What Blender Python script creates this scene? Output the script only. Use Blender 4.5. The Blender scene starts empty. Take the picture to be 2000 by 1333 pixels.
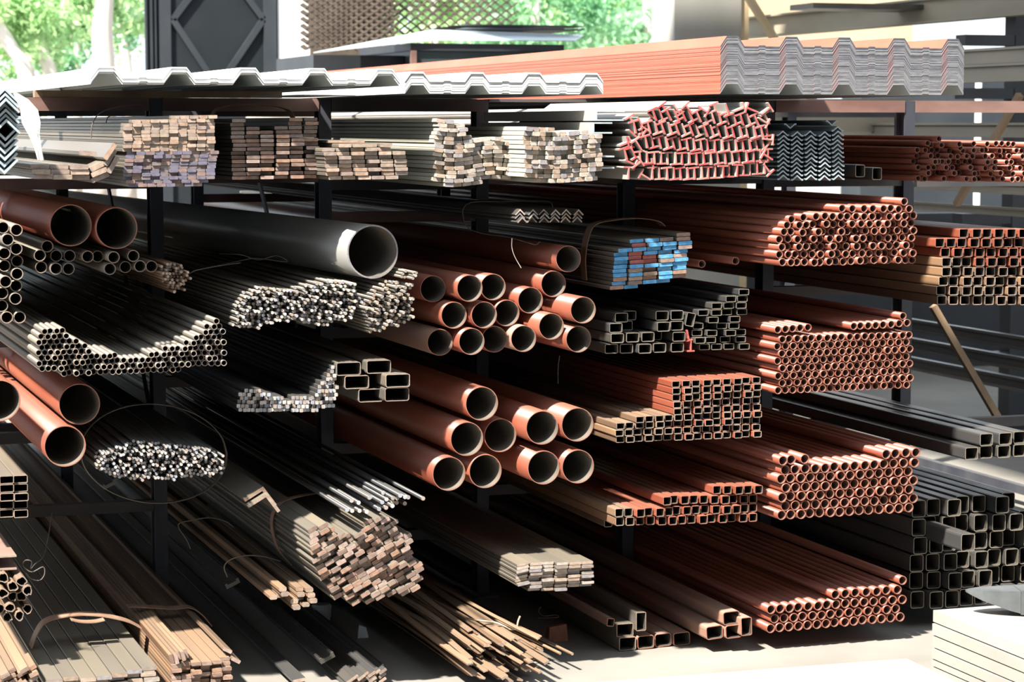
import bpy, bmesh, math, random
import numpy as np
from math import sin, cos, pi, radians, atan, atan2, sqrt
from mathutils import Vector

C = bpy.context.scene
COL = C.collection
rnd = random.Random(11)

# ------------------------------------------------------------------ camera, sky, sun, exposure
FPX = 4600.0
PITCH = atan(421.5 / FPX)
YAW = radians(18.66)
CAM = np.array([0.0, -7.1, 1.75])
cam = bpy.data.cameras.new('camera')
cam.lens = FPX / 2000 * 36
cam.sensor_width = 36
cam.clip_end = 300
cam.dof.use_dof = True
cam.dof.focus_distance = 7.6
cam.dof.aperture_fstop = 6.3
camo = bpy.data.objects.new('camera', cam)
camo.location = CAM
camo.rotation_euler = (pi / 2 - PITCH, 0, -YAW)
COL.objects.link(camo)
C.camera = camo

world = bpy.data.worlds.new('world')
C.world = world
world.use_nodes = True
bg = world.node_tree.nodes['Background']
bg.inputs['Color'].default_value = (0.80, 0.90, 1.0, 1)
bg.inputs['Strength'].default_value = 1.6

sun = bpy.data.lights.new('sun', 'SUN')
sun.energy = 16.0
sun.angle = radians(2.5)
sun.color = (1.0, 0.93, 0.82)
suno = bpy.data.objects.new('sun', sun)
SUN_DIR = Vector((0.64, 0.40, -1.0))
suno.rotation_euler = SUN_DIR.to_track_quat('-Z', 'Y').to_euler()
suno.location = (-3, -6, 9)
COL.objects.link(suno)

C.view_settings.view_transform = 'Standard'
C.view_settings.look = 'None'
C.view_settings.gamma = 1
C.view_settings.exposure = 0.3
C.view_settings.use_curve_mapping = False

# ------------------------------------------------------------------ pixel -> world point on the plane at depth Y
RT = np.array([cos(YAW), -sin(YAW), 0])
FW = np.array([sin(YAW) * cos(PITCH), cos(YAW) * cos(PITCH), -sin(PITCH)])
UP = np.cross(RT, FW)


def un(u, v, Y=0.0):
    r = FW * FPX + RT * (u - 1000) + UP * (666.5 - v)
    return Vector(CAM + r * ((Y - CAM[1]) / r[1]))


def ppm(u, v, Y=0.0):
    """pixels per metre at that point"""
    return FPX / float((np.array(un(u, v, Y)) - CAM) @ FW)


# ------------------------------------------------------------------ materials
def mat(name, a, b=None, rough=0.6, metal=0.0, scale=(6, 6, 6), rnd_col=None, dust=None, dust_amt=0.0,
        rough2=None, contrast=(0.35, 0.65), detail=4, spec=0.4, bump=0.0):
    """two colours mixed by noise in object space, optional per-object tint and settled dust on upward faces"""
    m = bpy.data.materials.new(name)
    m.use_nodes = True
    nt = m.node_tree
    N = nt.nodes
    L = nt.links
    p = N['Principled BSDF']
    p.inputs['Roughness'].default_value = rough
    p.inputs['Metallic'].default_value = metal
    p.inputs['Specular IOR Level'].default_value = spec
    b = b or a
    tc = N.new('ShaderNodeTexCoord')
    mp = N.new('ShaderNodeMapping')
    mp.inputs['Scale'].default_value = scale
    L.new(tc.outputs['Object'], mp.inputs['Vector'])
    oi = N.new('ShaderNodeObjectInfo')
    vm = N.new('ShaderNodeVectorMath')
    vm.operation = 'MULTIPLY_ADD'
    L.new(oi.outputs['Random'], vm.inputs[0])
    vm.inputs[1].default_value = (37, 53, 71)
    L.new(mp.outputs['Vector'], vm.inputs[2])
    nz = N.new('ShaderNodeTexNoise')
    nz.inputs['Scale'].default_value = 1.0
    nz.inputs['Detail'].default_value = detail
    L.new(vm.outputs['Vector'], nz.inputs['Vector'])
    rp = N.new('ShaderNodeValToRGB')
    rp.color_ramp.elements[0].position = contrast[0]
    rp.color_ramp.elements[1].position = contrast[1]
    rp.color_ramp.elements[0].color = (*a, 1)
    rp.color_ramp.elements[1].color = (*b, 1)
    L.new(nz.outputs['Fac'], rp.inputs['Fac'])
    col = rp.outputs['Color']
    if rnd_col:
        r2 = N.new('ShaderNodeValToRGB')
        cr = r2.color_ramp
        cr.interpolation = 'CONSTANT'
        n = len(rnd_col)
        while len(cr.elements) < n:
            cr.elements.new(0.5)
        for i, c in enumerate(rnd_col):
            cr.elements[i].position = i / n
            cr.elements[i].color = (*c, 1)
        L.new(oi.outputs['Random'], r2.inputs['Fac'])
        mx = N.new('ShaderNodeMix')
        mx.data_type = 'RGBA'
        mx.blend_type = 'MULTIPLY'
        mx.inputs['Factor'].default_value = 1
        L.new(col, mx.inputs['A'])
        L.new(r2.outputs['Color'], mx.inputs['B'])
        col = mx.outputs['Result']
    if dust:
        ge = N.new('ShaderNodeNewGeometry')
        sx = N.new('ShaderNodeSeparateXYZ')
        L.new(ge.outputs['Normal'], sx.inputs[0])
        mr = N.new('ShaderNodeMapRange')
        mr.inputs['From Min'].default_value = 0.35
        mr.inputs['From Max'].default_value = 1.0
        mr.inputs['To Max'].default_value = dust_amt
        L.new(sx.outputs['Z'], mr.inputs['Value'])
        md = N.new('ShaderNodeMix')
        md.data_type = 'RGBA'
        L.new(mr.outputs['Result'], md.inputs['Factor'])
        L.new(col, md.inputs['A'])
        md.inputs['B'].default_value = (*dust, 1)
        col = md.outputs['Result']
    L.new(col, p.inputs['Base Color'])
    if rough2 is not None:
        mr2 = N.new('ShaderNodeMapRange')
        mr2.inputs['To Min'].default_value = rough
        mr2.inputs['To Max'].default_value = rough2
        L.new(nz.outputs['Fac'], mr2.inputs['Value'])
        L.new(mr2.outputs['Result'], p.inputs['Roughness'])
    if bump:
        bp = N.new('ShaderNodeBump')
        bp.inputs['Strength'].default_value = bump
        bp.inputs['Distance'].default_value = 0.01
        L.new(nz.outputs['Fac'], bp.inputs['Height'])
        L.new(bp.outputs['Normal'], p.inputs['Normal'])
    return m


BAR = (9, 0.7, 9)
DUST = (0.20, 0.17, 0.145)
M = {}
M['red'] = mat('red_primer', (0.185, 0.046, 0.026), (0.25, 0.072, 0.042), 0.42, 0, BAR, dust=(0.20, 0.115, 0.085), dust_amt=0.4, rnd_col=[(1, 1, 1), (0.9, 0.9, 0.9), (1.05, 1.1, 1.1)])
M['red_pale'] = mat('pale_dusty_primer', (0.29, 0.175, 0.13), (0.24, 0.13, 0.095), 0.65, 0, BAR, dust=(0.28, 0.21, 0.17), dust_amt=0.5)
M['red_end'] = mat('primer_cut_end', (0.31, 0.135, 0.095), (0.24, 0.085, 0.058), 0.6, 0, (40, 40, 40))
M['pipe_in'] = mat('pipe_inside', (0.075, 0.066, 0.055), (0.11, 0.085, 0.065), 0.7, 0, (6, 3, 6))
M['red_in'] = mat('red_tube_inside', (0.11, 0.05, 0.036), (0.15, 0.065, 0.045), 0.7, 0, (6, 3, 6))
M['steel'] = mat('mill_scale_steel', (0.050, 0.053, 0.058), (0.085, 0.078, 0.07), 0.3, 0.3, BAR, dust=(0.13, 0.12, 0.11), dust_amt=0.3)
M['pipe_steel'] = mat('grey_pipe_steel', (0.26, 0.262, 0.255), (0.33, 0.325, 0.305), 0.36, 0.25, (3, 0.5, 3))
M['steel_tan'] = mat('dusty_steel', (0.105, 0.098, 0.088), (0.165, 0.145, 0.12), 0.38, 0.2, BAR, dust=(0.22, 0.195, 0.155), dust_amt=0.4, rnd_col=[(1, 1, 1), (0.8, 0.8, 0.82), (1.15, 1.1, 1.0)])
M['rust'] = mat('rusted_steel', (0.105, 0.06, 0.036), (0.18, 0.115, 0.07), 0.7, 0.05, BAR, dust=(0.22, 0.165, 0.115), dust_amt=0.4, rnd_col=[(1, 1, 1), (0.8, 0.8, 0.8), (1.2, 1.1, 1.0)])
M['flat_light'] = mat('pale_mill_flat', (0.33, 0.325, 0.28), (0.40, 0.39, 0.34), 0.5, 0.0, BAR, rnd_col=[(1, 1, 1), (0.88, 0.9, 0.9), (1.06, 1.04, 1)])
END3 = [(1, 1, 1), (0.7, 0.66, 0.66), (1.15, 1.12, 1.1), (0.85, 0.72, 0.62), (1.0, 0.9, 0.82), (0.75, 0.8, 0.95)]
M['end_bright'] = mat('sawn_bright_end', (0.30, 0.29, 0.29), (0.44, 0.43, 0.44), 0.5, 0, (60, 60, 60), rnd_col=END3)
M['end_light'] = mat('sawn_pale_end', (0.25, 0.21, 0.18), (0.36, 0.32, 0.29), 0.6, 0.0, (70, 70, 120), rnd_col=END3)
M['end_brown'] = mat('sheared_brown_end', (0.185, 0.13, 0.105), (0.27, 0.20, 0.17), 0.65, 0, (70, 70, 140), rnd_col=[(1, 1, 1), (1.15, 0.95, 0.82), (1.35, 1.38, 1.45), (0.8, 0.75, 0.75), (1.1, 1.0, 0.95)])
M['end_tan'] = mat('sheared_tan_end', (0.22, 0.165, 0.13), (0.31, 0.25, 0.205), 0.6, 0, (70, 70, 140), rnd_col=[(1, 1, 1), (1.1, 0.97, 0.9), (0.9, 0.88, 0.95), (1.25, 1.2, 1.2)])
M['end_violet'] = mat('blued_end', (0.12, 0.10, 0.108), (0.18, 0.15, 0.155), 0.55, 0, (70, 70, 140), rnd_col=[(1, 1, 1), (0.8, 0.87, 1.15), (1.4, 1.15, 0.95), (0.85, 0.95, 1.25), (1.15, 1.0, 0.95)])
M['end_dark'] = mat('dull_tube_rim', (0.17, 0.15, 0.12), (0.24, 0.21, 0.165), 0.5, 0.1, (60, 60, 60))
M['blue'] = mat('blue_paint_end', (0.05, 0.22, 0.46), (0.13, 0.34, 0.58), 0.5, 0, (60, 60, 120), contrast=(0.4, 0.7))
M['redpaint'] = mat('red_paint_end', (0.32, 0.07, 0.06), (0.38, 0.12, 0.10), 0.5, 0, (60, 60, 120))
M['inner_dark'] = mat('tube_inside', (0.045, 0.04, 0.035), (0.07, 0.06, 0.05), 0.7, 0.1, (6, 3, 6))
M['tee'] = mat('grey_primed_tee', (0.28, 0.265, 0.25), (0.34, 0.325, 0.30), 0.5, 0.0, BAR)
M['tee_end'] = mat('red_marked_tee_end', (0.40, 0.055, 0.06), (0.46, 0.15, 0.13), 0.55, 0, (30, 30, 30), rnd_col=[(1, 1, 1), (0.9, 1.5, 1.4), (0.9, 0.8, 0.8)])
M['galv'] = mat('galvanized_zinc', (0.15, 0.19, 0.22), (0.25, 0.30, 0.33), 0.45, 0.3, (25, 8, 25))
M['galv_end'] = mat('galvanized_cut_end', (0.30, 0.36, 0.40), (0.38, 0.44, 0.47), 0.5, 0.1, (60, 60, 60))
M['white_sheet'] = mat('white_coated_sheet', (0.62, 0.64, 0.63), (0.66, 0.68, 0.67), 0.4, 0, (3, 3, 3))
M['sheet_back'] = mat('grey_sheet_back', (0.33, 0.37, 0.37), (0.37, 0.41, 0.41), 0.5, 0, (3, 3, 3))
M['red_sheet'] = mat('red_coated_sheet', (0.38, 0.075, 0.04), (0.42, 0.095, 0.055), 0.45, 0, (3, 3, 3))
M['sheet_edge'] = mat('sheet_cut_edge', (0.17, 0.175, 0.19), (0.25, 0.255, 0.27), 0.45, 0.2, (30, 30, 30), rnd_col=[(1, 1, 1), (0.72, 0.72, 0.75), (1.2, 1.2, 1.2), (0.5, 0.5, 0.55), (0.95, 0.95, 1)])
M['white_edge'] = mat('white_sheet_edge', (0.66, 0.66, 0.66), (0.76, 0.76, 0.76), 0.45, 0.1, (30, 30, 30), rnd_col=[(1, 1, 1), (0.86, 0.86, 0.88), (0.72, 0.72, 0.75)])
M['post'] = mat('dark_blue_rack_paint', (0.032, 0.036, 0.050), (0.055, 0.058, 0.070), 0.55, 0.1, (8, 8, 3), dust=(0.12, 0.11, 0.10), dust_amt=0.3)
M['beam'] = mat('brown_rack_paint', (0.13, 0.07, 0.06), (0.20, 0.12, 0.10), 0.6, 0, (4, 10, 10), dust=(0.26, 0.19, 0.15), dust_amt=0.3)
M['beam_dark'] = mat('dark_rack_paint', (0.036, 0.036, 0.042), (0.07, 0.06, 0.058), 0.6, 0, (4, 10, 10), dust=(0.15, 0.13, 0.12), dust_amt=0.3)
M['rail'] = mat('worn_grey_rail', (0.07, 0.08, 0.095), (0.11, 0.12, 0.135), 0.5, 0.3, (4, 10, 10))
M['strap'] = mat('rusty_strap', (0.19, 0.11, 0.075), (0.28, 0.18, 0.125), 0.65, 0.1, (20, 20, 20))
M['wire'] = mat('binding_wire_steel', (0.10, 0.085, 0.075), (0.16, 0.14, 0.12), 0.5, 0.4, (20, 20, 20))
M['wire_pale'] = mat('pale_binding_wire', (0.38, 0.30, 0.22), (0.48, 0.40, 0.31), 0.5, 0.3, (20, 20, 20))
M['concrete'] = mat('yard_concrete', (0.155, 0.147, 0.132), (0.215, 0.205, 0.185), 0.85, 0, (1.6, 1.6, 1.6), detail=9, bump=0.25)
M['column'] = mat('cast_concrete', (0.29, 0.28, 0.255), (0.37, 0.36, 0.33), 0.8, 0, (2, 2, 1), detail=8)
M['plaster'] = mat('white_plaster', (0.82, 0.83, 0.83), (0.86, 0.87, 0.86), 0.7, 0, (3, 3, 3))
M['gate'] = mat('dark_gate_paint', (0.011, 0.015, 0.019), (0.016, 0.020, 0.025), 0.7, 0, (2, 2, 2), spec=0.2)
M['gate_frame'] = mat('gate_frame_paint', (0.026, 0.032, 0.040), (0.036, 0.042, 0.050), 0.6, 0, (3, 3, 3), spec=0.2)
M['ibeam'] = mat('dusty_structural_steel', (0.22, 0.195, 0.15), (0.32, 0.285, 0.22), 0.6, 0.0, (3, 0.7, 3), dust=(0.40, 0.35, 0.26), dust_amt=0.5)
M['dark'] = mat('black_sheet_steel', (0.022, 0.025, 0.030), (0.04, 0.043, 0.05), 0.45, 0.3, (2, 2, 2))
M['dark_brown'] = mat('rust_brown_bar', (0.20, 0.13, 0.08), (0.30, 0.21, 0.13), 0.7, 0, (8, 8, 3))
M['ply'] = mat('pale_plywood', (0.56, 0.43, 0.27), (0.66, 0.52, 0.34), 0.7, 0, (1, 6, 6))
M['bark'] = mat('pale_bark', (0.50, 0.43, 0.38), (0.72, 0.66, 0.62), 0.85, 0, (5, 5, 1.5))
M['mesh_dark'] = mat('expanded_metal', (0.075, 0.058, 0.046), (0.12, 0.095, 0.075), 0.6, 0.0, (6, 6, 6))
M['plate'] = mat('pale_steel_plate', (0.26, 0.245, 0.22), (0.31, 0.295, 0.265), 0.6, 0, (2, 2, 2))
M['anvil'] = mat('worn_anvil_iron', (0.075, 0.083, 0.09), (0.12, 0.13, 0.135), 0.5, 0.3, (12, 12, 12), detail=7)
M['cloth'] = mat('white_torn_cloth', (0.82, 0.81, 0.77), (0.87, 0.86, 0.83), 0.9, 0, (8, 8, 8))
M['brick'] = mat('broken_brick', (0.22, 0.09, 0.06), (0.30, 0.14, 0.10), 0.9, 0, (30, 30, 30), bump=0.5)
M['bluegrey'] = mat('pale_blue_sheet', (0.50, 0.60, 0.66), (0.58, 0.67, 0.72), 0.35, 0.1, (2, 2, 2))
M['teal'] = mat('greenish_sheet', (0.035, 0.05, 0.05), (0.055, 0.075, 0.075), 0.4, 0.3, (3, 3, 3))


def leaf_mat(name, a, b):
    m = mat(name, a, b, 0.55, 0, (3, 3, 3))
    nt = m.node_tree
    p = nt.nodes['Principled BSDF']
    tr = nt.nodes.new('ShaderNodeBsdfTranslucent')
    ms = nt.nodes.new('ShaderNodeMixShader')
    ms.inputs[0].default_value = 0.45
    src = p.inputs['Base Color'].links[0].from_socket
    nt.links.new(src, tr.inputs['Color'])
    nt.links.new(p.outputs[0], ms.inputs[1])
    nt.links.new(tr.outputs[0], ms.inputs[2])
    nt.links.new(ms.outputs[0], nt.nodes['Material Output'].inputs['Surface'])
    return m


M['leaf'] = leaf_mat('green_leaves', (0.30, 0.52, 0.22), (0.62, 0.80, 0.46))
M['leaf_dark'] = leaf_mat('deep_green_leaves', (0.16, 0.40, 0.20), (0.42, 0.66, 0.42))


# ------------------------------------------------------------------ object helpers
def link(name, me, loc=(0, 0, 0), rot=(0, 0, 0), parent=None):
    o = bpy.data.objects.new(name, me)
    o.location = loc
    o.rotation_euler = rot
    COL.objects.link(o)
    if parent:
        o.parent = parent
    return o


def tag(o, label, cat, group=None, kind=None):
    o['label'] = label
    o['category'] = cat
    if group:
        o['group'] = group
    if kind:
        o['kind'] = kind
    return o


def mesh_from(name, verts, faces, mats, fmat=None, smooth=None):
    me = bpy.data.meshes.new(name)
    me.from_pydata([tuple(v) for v in verts], [], faces)
    for m in mats:
        me.materials.append(M[m])
    if fmat:
        me.polygons.foreach_set('material_index', fmat)
    if smooth:
        me.polygons.foreach_set('use_smooth', smooth)
    me.update()
    bm = bmesh.new()
    bm.from_mesh(me)
    bmesh.ops.recalc_face_normals(bm, faces=bm.faces)
    bm.to_mesh(me)
    bm.free()
    return me


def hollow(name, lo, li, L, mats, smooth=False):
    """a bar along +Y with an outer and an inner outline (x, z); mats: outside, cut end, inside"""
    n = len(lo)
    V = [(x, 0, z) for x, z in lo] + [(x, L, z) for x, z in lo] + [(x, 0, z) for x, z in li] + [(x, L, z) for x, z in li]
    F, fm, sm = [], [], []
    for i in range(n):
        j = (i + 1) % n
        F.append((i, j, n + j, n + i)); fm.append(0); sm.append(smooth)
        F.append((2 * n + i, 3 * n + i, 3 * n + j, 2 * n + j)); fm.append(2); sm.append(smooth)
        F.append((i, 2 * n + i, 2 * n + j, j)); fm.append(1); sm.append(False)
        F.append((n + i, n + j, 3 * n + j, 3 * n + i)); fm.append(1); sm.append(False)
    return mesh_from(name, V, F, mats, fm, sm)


def solid(name, lo, L, mats, smooth=False):
    """a solid bar along +Y; mats: body, cut end"""
    n = len(lo)
    V = [(x, 0, z) for x, z in lo] + [(x, L, z) for x, z in lo]
    F, fm, sm = [], [], []
    for i in range(n):
        j = (i + 1) % n
        F.append((i, j, n + j, n + i)); fm.append(0); sm.append(smooth)
    F.append(tuple(range(n - 1, -1, -1))); fm.append(1); sm.append(False)
    F.append(tuple(range(n, 2 * n))); fm.append(1); sm.append(False)
    return mesh_from(name, V, F, mats, fm, sm)


def circ(R, n):
    return [(R * cos(2 * pi * i / n), R * sin(2 * pi * i / n)) for i in range(n)]


def rrect(w, h, r, k=3):
    out = []
    for cx, cz, a0 in ((w / 2 - r, h / 2 - r, 0), (-w / 2 + r, h / 2 - r, 90), (-w / 2 + r, -h / 2 + r, 180), (w / 2 - r, -h / 2 + r, 270)):
        for i in range(k):
            a = radians(a0 + 90 * i / max(1, k - 1))
            out.append((cx + r * cos(a), cz + r * sin(a)))
    return out


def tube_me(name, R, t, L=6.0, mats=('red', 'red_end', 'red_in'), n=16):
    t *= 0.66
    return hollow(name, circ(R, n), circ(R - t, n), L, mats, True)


def rtube_me(name, w, h, t, L=6.0, mats=('red', 'red_end', 'red_in'), r=None):
    r = r or min(w, h) * 0.16
    t *= 0.72
    return hollow(name, rrect(w, h, r), rrect(w - 2 * t, h - 2 * t, max(r - t, r * 0.4)), L, mats, False)


def flat_me(name, w, h, L=6.0, mats=('steel_tan', 'end_brown')):
    c = min(w, h) * 0.14
    q = rnd.uniform
    lo = [(w / 2, -h / 2 + c), (w / 2, h / 2 - c), (w / 2 - c, h / 2), (-w / 2 + c, h / 2), (-w / 2, h / 2 - c), (-w / 2, -h / 2 + c), (-w / 2 + c, -h / 2), (w / 2 - c, -h / 2)]
    return solid(name, lo, L, mats)


def box_me(name, boxes, m):
    V, F = [], []
    for x0, x1, y0, y1, z0, z1 in boxes:
        b = len(V)
        V += [(x, y, z) for x in (x0, x1) for y in (y0, y1) for z in (z0, z1)]
        F += [tuple(b + i for i in f) for f in ((0, 1, 3, 2), (4, 6, 7, 5), (0, 4, 5, 1), (2, 3, 7, 6), (0, 2, 6, 4), (1, 5, 7, 3))]
    return mesh_from(name, V, F, [m])


def sweep_me(name, pts, prof, m, m_end=None, closed=False):
    """profile (a, b) swept along world points; a lies along the side direction, b along the up direction"""
    P = [Vector(p) for p in pts]
    n = len(prof)
    V, F, fm = [], [], []
    side = None
    for i, p in enumerate(P):
        t = (P[min(i + 1, len(P) - 1)] - P[max(i - 1, 0)])
        if t.length < 1e-9:
            t = Vector((0, 1, 0))
        t.normalize()
        if side is None:
            side = t.cross(Vector((0, 0, 1)))
            if side.length < 0.05:
                side = t.cross(Vector((0, 1, 0)))
        side = (side - t * side.dot(t)).normalized()
        upv = side.cross(t)
        V += [p + side * a + upv * b for a, b in prof]
    for k in range(len(P) - 1):
        for i in range(n):
            j = (i + 1) % n
            F.append((k * n + i, k * n + j, (k + 1) * n + j, (k + 1) * n + i)); fm.append(0)
    F.append(tuple(range(n - 1, -1, -1))); fm.append(1 if m_end else 0)
    F.append(tuple((len(P) - 1) * n + i for i in range(n))); fm.append(1 if m_end else 0)
    return mesh_from(name, V, F, [m] + ([m_end] if m_end else []), fm)


def spline(pts, k=6):
    """Catmull-Rom through the points"""
    P = [Vector(p) for p in pts]
    P = [P[0] * 2 - P[1]] + P + [P[-1] * 2 - P[-2]]
    out = []
    for i in range(1, len(P) - 2):
        a, b, c, d = P[i - 1:i + 3]
        for s in range(k):
            t = s / k
            out.append(0.5 * ((2 * b) + (c - a) * t + (2 * a - 5 * b + 4 * c - d) * t * t + (3 * b - a - 3 * c + d) * t ** 3))
    out.append(P[-2])
    return out


def wire(name, px, R, m, label, cat, k=6, ribbon=None):
    """a bent wire or strap through (u, v, Y) points"""
    pts = spline([un(*p) for p in px], k)
    o0 = pts[0].copy()
    if ribbon:      # ribbon = width along Y: flat section that keeps its width in depth
        w = ribbon
        V, F = [], []
        n = len(pts)
        for i, p in enumerate(pts):
            t = (pts[min(i + 1, n - 1)] - pts[max(i - 1, 0)]).normalized()
            nrm = t.cross(Vector((0, 1, 0))).normalized() * R
            for a, s in ((0, -1), (w, -1), (w, 1), (0, 1)):
                V.append(p - o0 + Vector((0, a, 0)) + nrm * s)
        for i in range(n - 1):
            for a in range(4):
                b = (a + 1) % 4
                F.append((4 * i + a, 4 * i + b, 4 * i + 4 + b, 4 * i + 4 + a))
        F += [(3, 2, 1, 0), tuple(4 * (n - 1) + a for a in range(4))]
        me = mesh_from(name, V, F, [m])
    else:
        me = sweep_me(name, [p - o0 for p in pts], circ(R, 6), m)
    return tag(link(name, me, o0), label, cat)


ONES = 'zeroth first second third fourth fifth sixth seventh eighth ninth tenth eleventh twelfth thirteenth fourteenth fifteenth sixteenth seventeenth eighteenth nineteenth'.split()


def nth(n):
    if n < 20:
        return ONES[n]
    t = {2: 'twent', 3: 'thirt', 4: 'fort', 5: 'fift'}[n // 10]
    return t + 'ieth' if n % 10 == 0 else t + 'y-' + ONES[n % 10]


def relax(P, d, it=60, floor=None):
    """push points of an (n, 2) array apart until none are closer than d"""
    P = np.array(P, float)
    n = len(P)
    for _ in range(it):
        D = P[:, None] - P[None]
        r = np.sqrt((D ** 2).sum(-1)) + np.eye(n) * 9
        ov = np.clip(d - r, 0, None)
        if ov.max() < d * 0.004:
            break
        P += (D / r[..., None] * ov[..., None] * 0.5).sum(1)
        if floor is not None:
            P[:, 1] = np.maximum(P[:, 1], floor)
    return P


def inside(poly, x, y):
    c = False
    n = len(poly)
    for i in range(n):
        x1, y1 = poly[i]
        x2, y2 = poly[i - 1]
        if (y1 > y) != (y2 > y) and x < (x2 - x1) * (y - y1) / (y2 - y1) + x1:
            c = not c
    return c


def hexfill(poly, r, jit=0.0, rot=0.0, fx=None):
    """centres in pixels of circles of radius r packed in a polygon"""
    xs = [p[0] for p in poly]; ys = [p[1] for p in poly]
    cx, cy = sum(xs) / len(xs), sum(ys) / len(ys)
    fx = fx or cos(YAW) - (cx - 1000) / FPX * sin(YAW)
    out = []
    N = 60
    for j in range(-N, N):
        for i in range(-N, N):
            a = (i + 0.5 * (j % 2)) * 2 * r * fx
            b = j * r * 1.732
            x = cx + a * cos(rot) - b * sin(rot) + rnd.uniform(-jit, jit)
            y = cy + a * sin(rot) + b * cos(rot) + rnd.uniform(-jit, jit)
            if inside(poly, x, y):
                out.append((x, y))
    out.sort(key=lambda p: (-round(p[1] / r), p[0]))
    return out


YP, YR = 1.15, 3.5          # front and rear posts
PX = [un(u, 500, YP).x for u in (-460, -140, 308, 637, 943, 1229, 1501, 1773, 2040, 2300)]


def fit_bay(xs, hw):
    """sideways shift that keeps bars with these x (half width hw) between the two posts of their bay"""
    a, b = min(xs) - hw, max(xs) + hw
    m = (a + b) / 2
    for i in range(len(PX) - 1):
        if PX[i] <= m < PX[i + 1]:
            lo, hi = PX[i] + .0245, PX[i + 1] - .0245
            if b > hi and a > lo:
                return max(hi - b, lo - a)
            if a < lo and b < hi:
                return min(lo - a, hi - b)
    return 0.0


def half_w(me):
    return max(abs(v.co.x) for v in me.vertices)




def bundle(kind, cat, group, meshes, pts, Y, label, where=None, yj=0.02, yaw=0.0, R=None, rolls=0.0, weights=None, sort=None, floor=None, up='up', fit=True):
    """pts: (u, v[, roll]) of the bar ends, or rows of them bottom first; every bar is an object of its own"""
    rows = isinstance(pts[0], list)
    flat = [(p, r + 1, i + 1) for r, row in enumerate(pts) for i, p in enumerate(row)] if rows else [(p, 0, 0) for p in pts]
    for _ in range(5):
        W = [un(p[0], p[1], Y) for p, _, _ in flat]
        if R:
            Q = relax([(w.x, w.z) for w in W], 2 * R * 1.004, floor=floor)
            W = [Vector((q[0], Y, q[1])) for q in Q]
        sh = fit_bay([w.x for w in W], half_w(meshes[0])) if len(flat) > 3 and fit else 0
        if abs(sh) < 5e-4:
            break
        Y += 1.03 * sh / (sum(w.x for w in W) / len(W) / (Y + 7.1))      # nearer or farther until the bars pass between the posts
    out = []
    for (p, r, i), w in zip(flat, W):
        mi = rnd.choices(range(len(meshes)), weights)[0] if len(meshes) > 1 else 0
        if len(p) > 3:
            mi = p[3]
        me = meshes[mi]
        dy = p[4] if len(p) > 4 else rnd.uniform(-yj, yj)
        o = link(kind, me, (w.x, Y + dy, w.z), (0, (p[2] if len(p) > 2 else 0) + rnd.uniform(-rolls, rolls), yaw))
        lab = label[mi] if isinstance(label, (list, tuple)) else label
        if where:
            lab = f'{lab}, {nth(i)} from left in {nth(r)} row {up}, {where}'
        tag(o, lab, cat, group)
        out.append(o)
    return out


def row(v0, u0, u1, n, v1=None, j=0.0):
    v1 = v0 if v1 is None else v1
    return [(u0 + (u1 - u0) * i / max(1, n - 1) + rnd.uniform(-j, j), v0 + (v1 - v0) * i / max(1, n - 1) + rnd.uniform(-j, j)) for i in range(n)]


def stack(v, u0, w, h, counts, slope=0.0, warp=None, offs=None, j=0.12):
    """rows of bricks bottom first. counts: bars in each row, or (bars, offset in bars)"""
    R_ = []
    for k, c in enumerate(counts):
        n, off = c if isinstance(c, tuple) else (c, 0)
        ju = rnd.uniform(-j, j) * w
        rowp = []
        for i in range(n):
            u = u0 + (i + off + 0.5) * w + ju
            dv = (warp(u) if warp else 0) + slope * (u - u0)
            e = 1.0
            ro = atan(((warp(u + 1) - warp(u - 1)) / 2 if warp else 0) + slope)
            rowp.append((u, v - (k + 0.5) * h + dv, ro))
        R_.append(rowp)
    return R_


def brickfill(poly, w, h, ang):
    """centres of w x h bricks in a lattice turned by ang (clockwise in the picture) inside a polygon"""
    xs = [p[0] for p in poly]; ys = [p[1] for p in poly]
    cx, cy = sum(xs) / len(xs), sum(ys) / len(ys)
    out = []
    for j in range(-60, 60):
        off = rnd.uniform(-0.5, 0.5)
        for i in range(-40, 40):
            a, b = (i + off) * w, j * h
            x, y = cx + a * cos(ang) - b * sin(ang), cy + a * sin(ang) + b * cos(ang)
            if inside(poly, x, y):
                out.append((x, y, ang))
    return out

# ------------------------------------------------------------------ the setting
g = 60
fl = link('floor', mesh_from('floor', [(-g, -12, 0), (g, -12, 0), (g, 110, 0), (-g, 110, 0)], [(0, 1, 2, 3)], ['concrete']))
fl['kind'] = 'structure'
# unseen roofs and front wall added to shape light; sun falls through the gap
for nm, bx in (('added_roof', [(3.1, 16, 0.3, 6.6, 4.7, 4.8)]), ('added_roof', [(-16, 18, -14, -4.9, 4.7, 4.8)]), ('added_front_wall', [(-12, 18, -12, -11.9, 0, 4.7)]), ('added_dark_wall', [(-8, 18, 8.0, 8.1, 0, 1.12)])):
    ce = link(nm, box_me(nm, bx, 'dark' if nm == 'added_dark_wall' else 'plaster' if nm == 'added_front_wall' else 'column'))  # low dark wall at the back added to stand in for shade
    ce['kind'] = 'structure'

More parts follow.
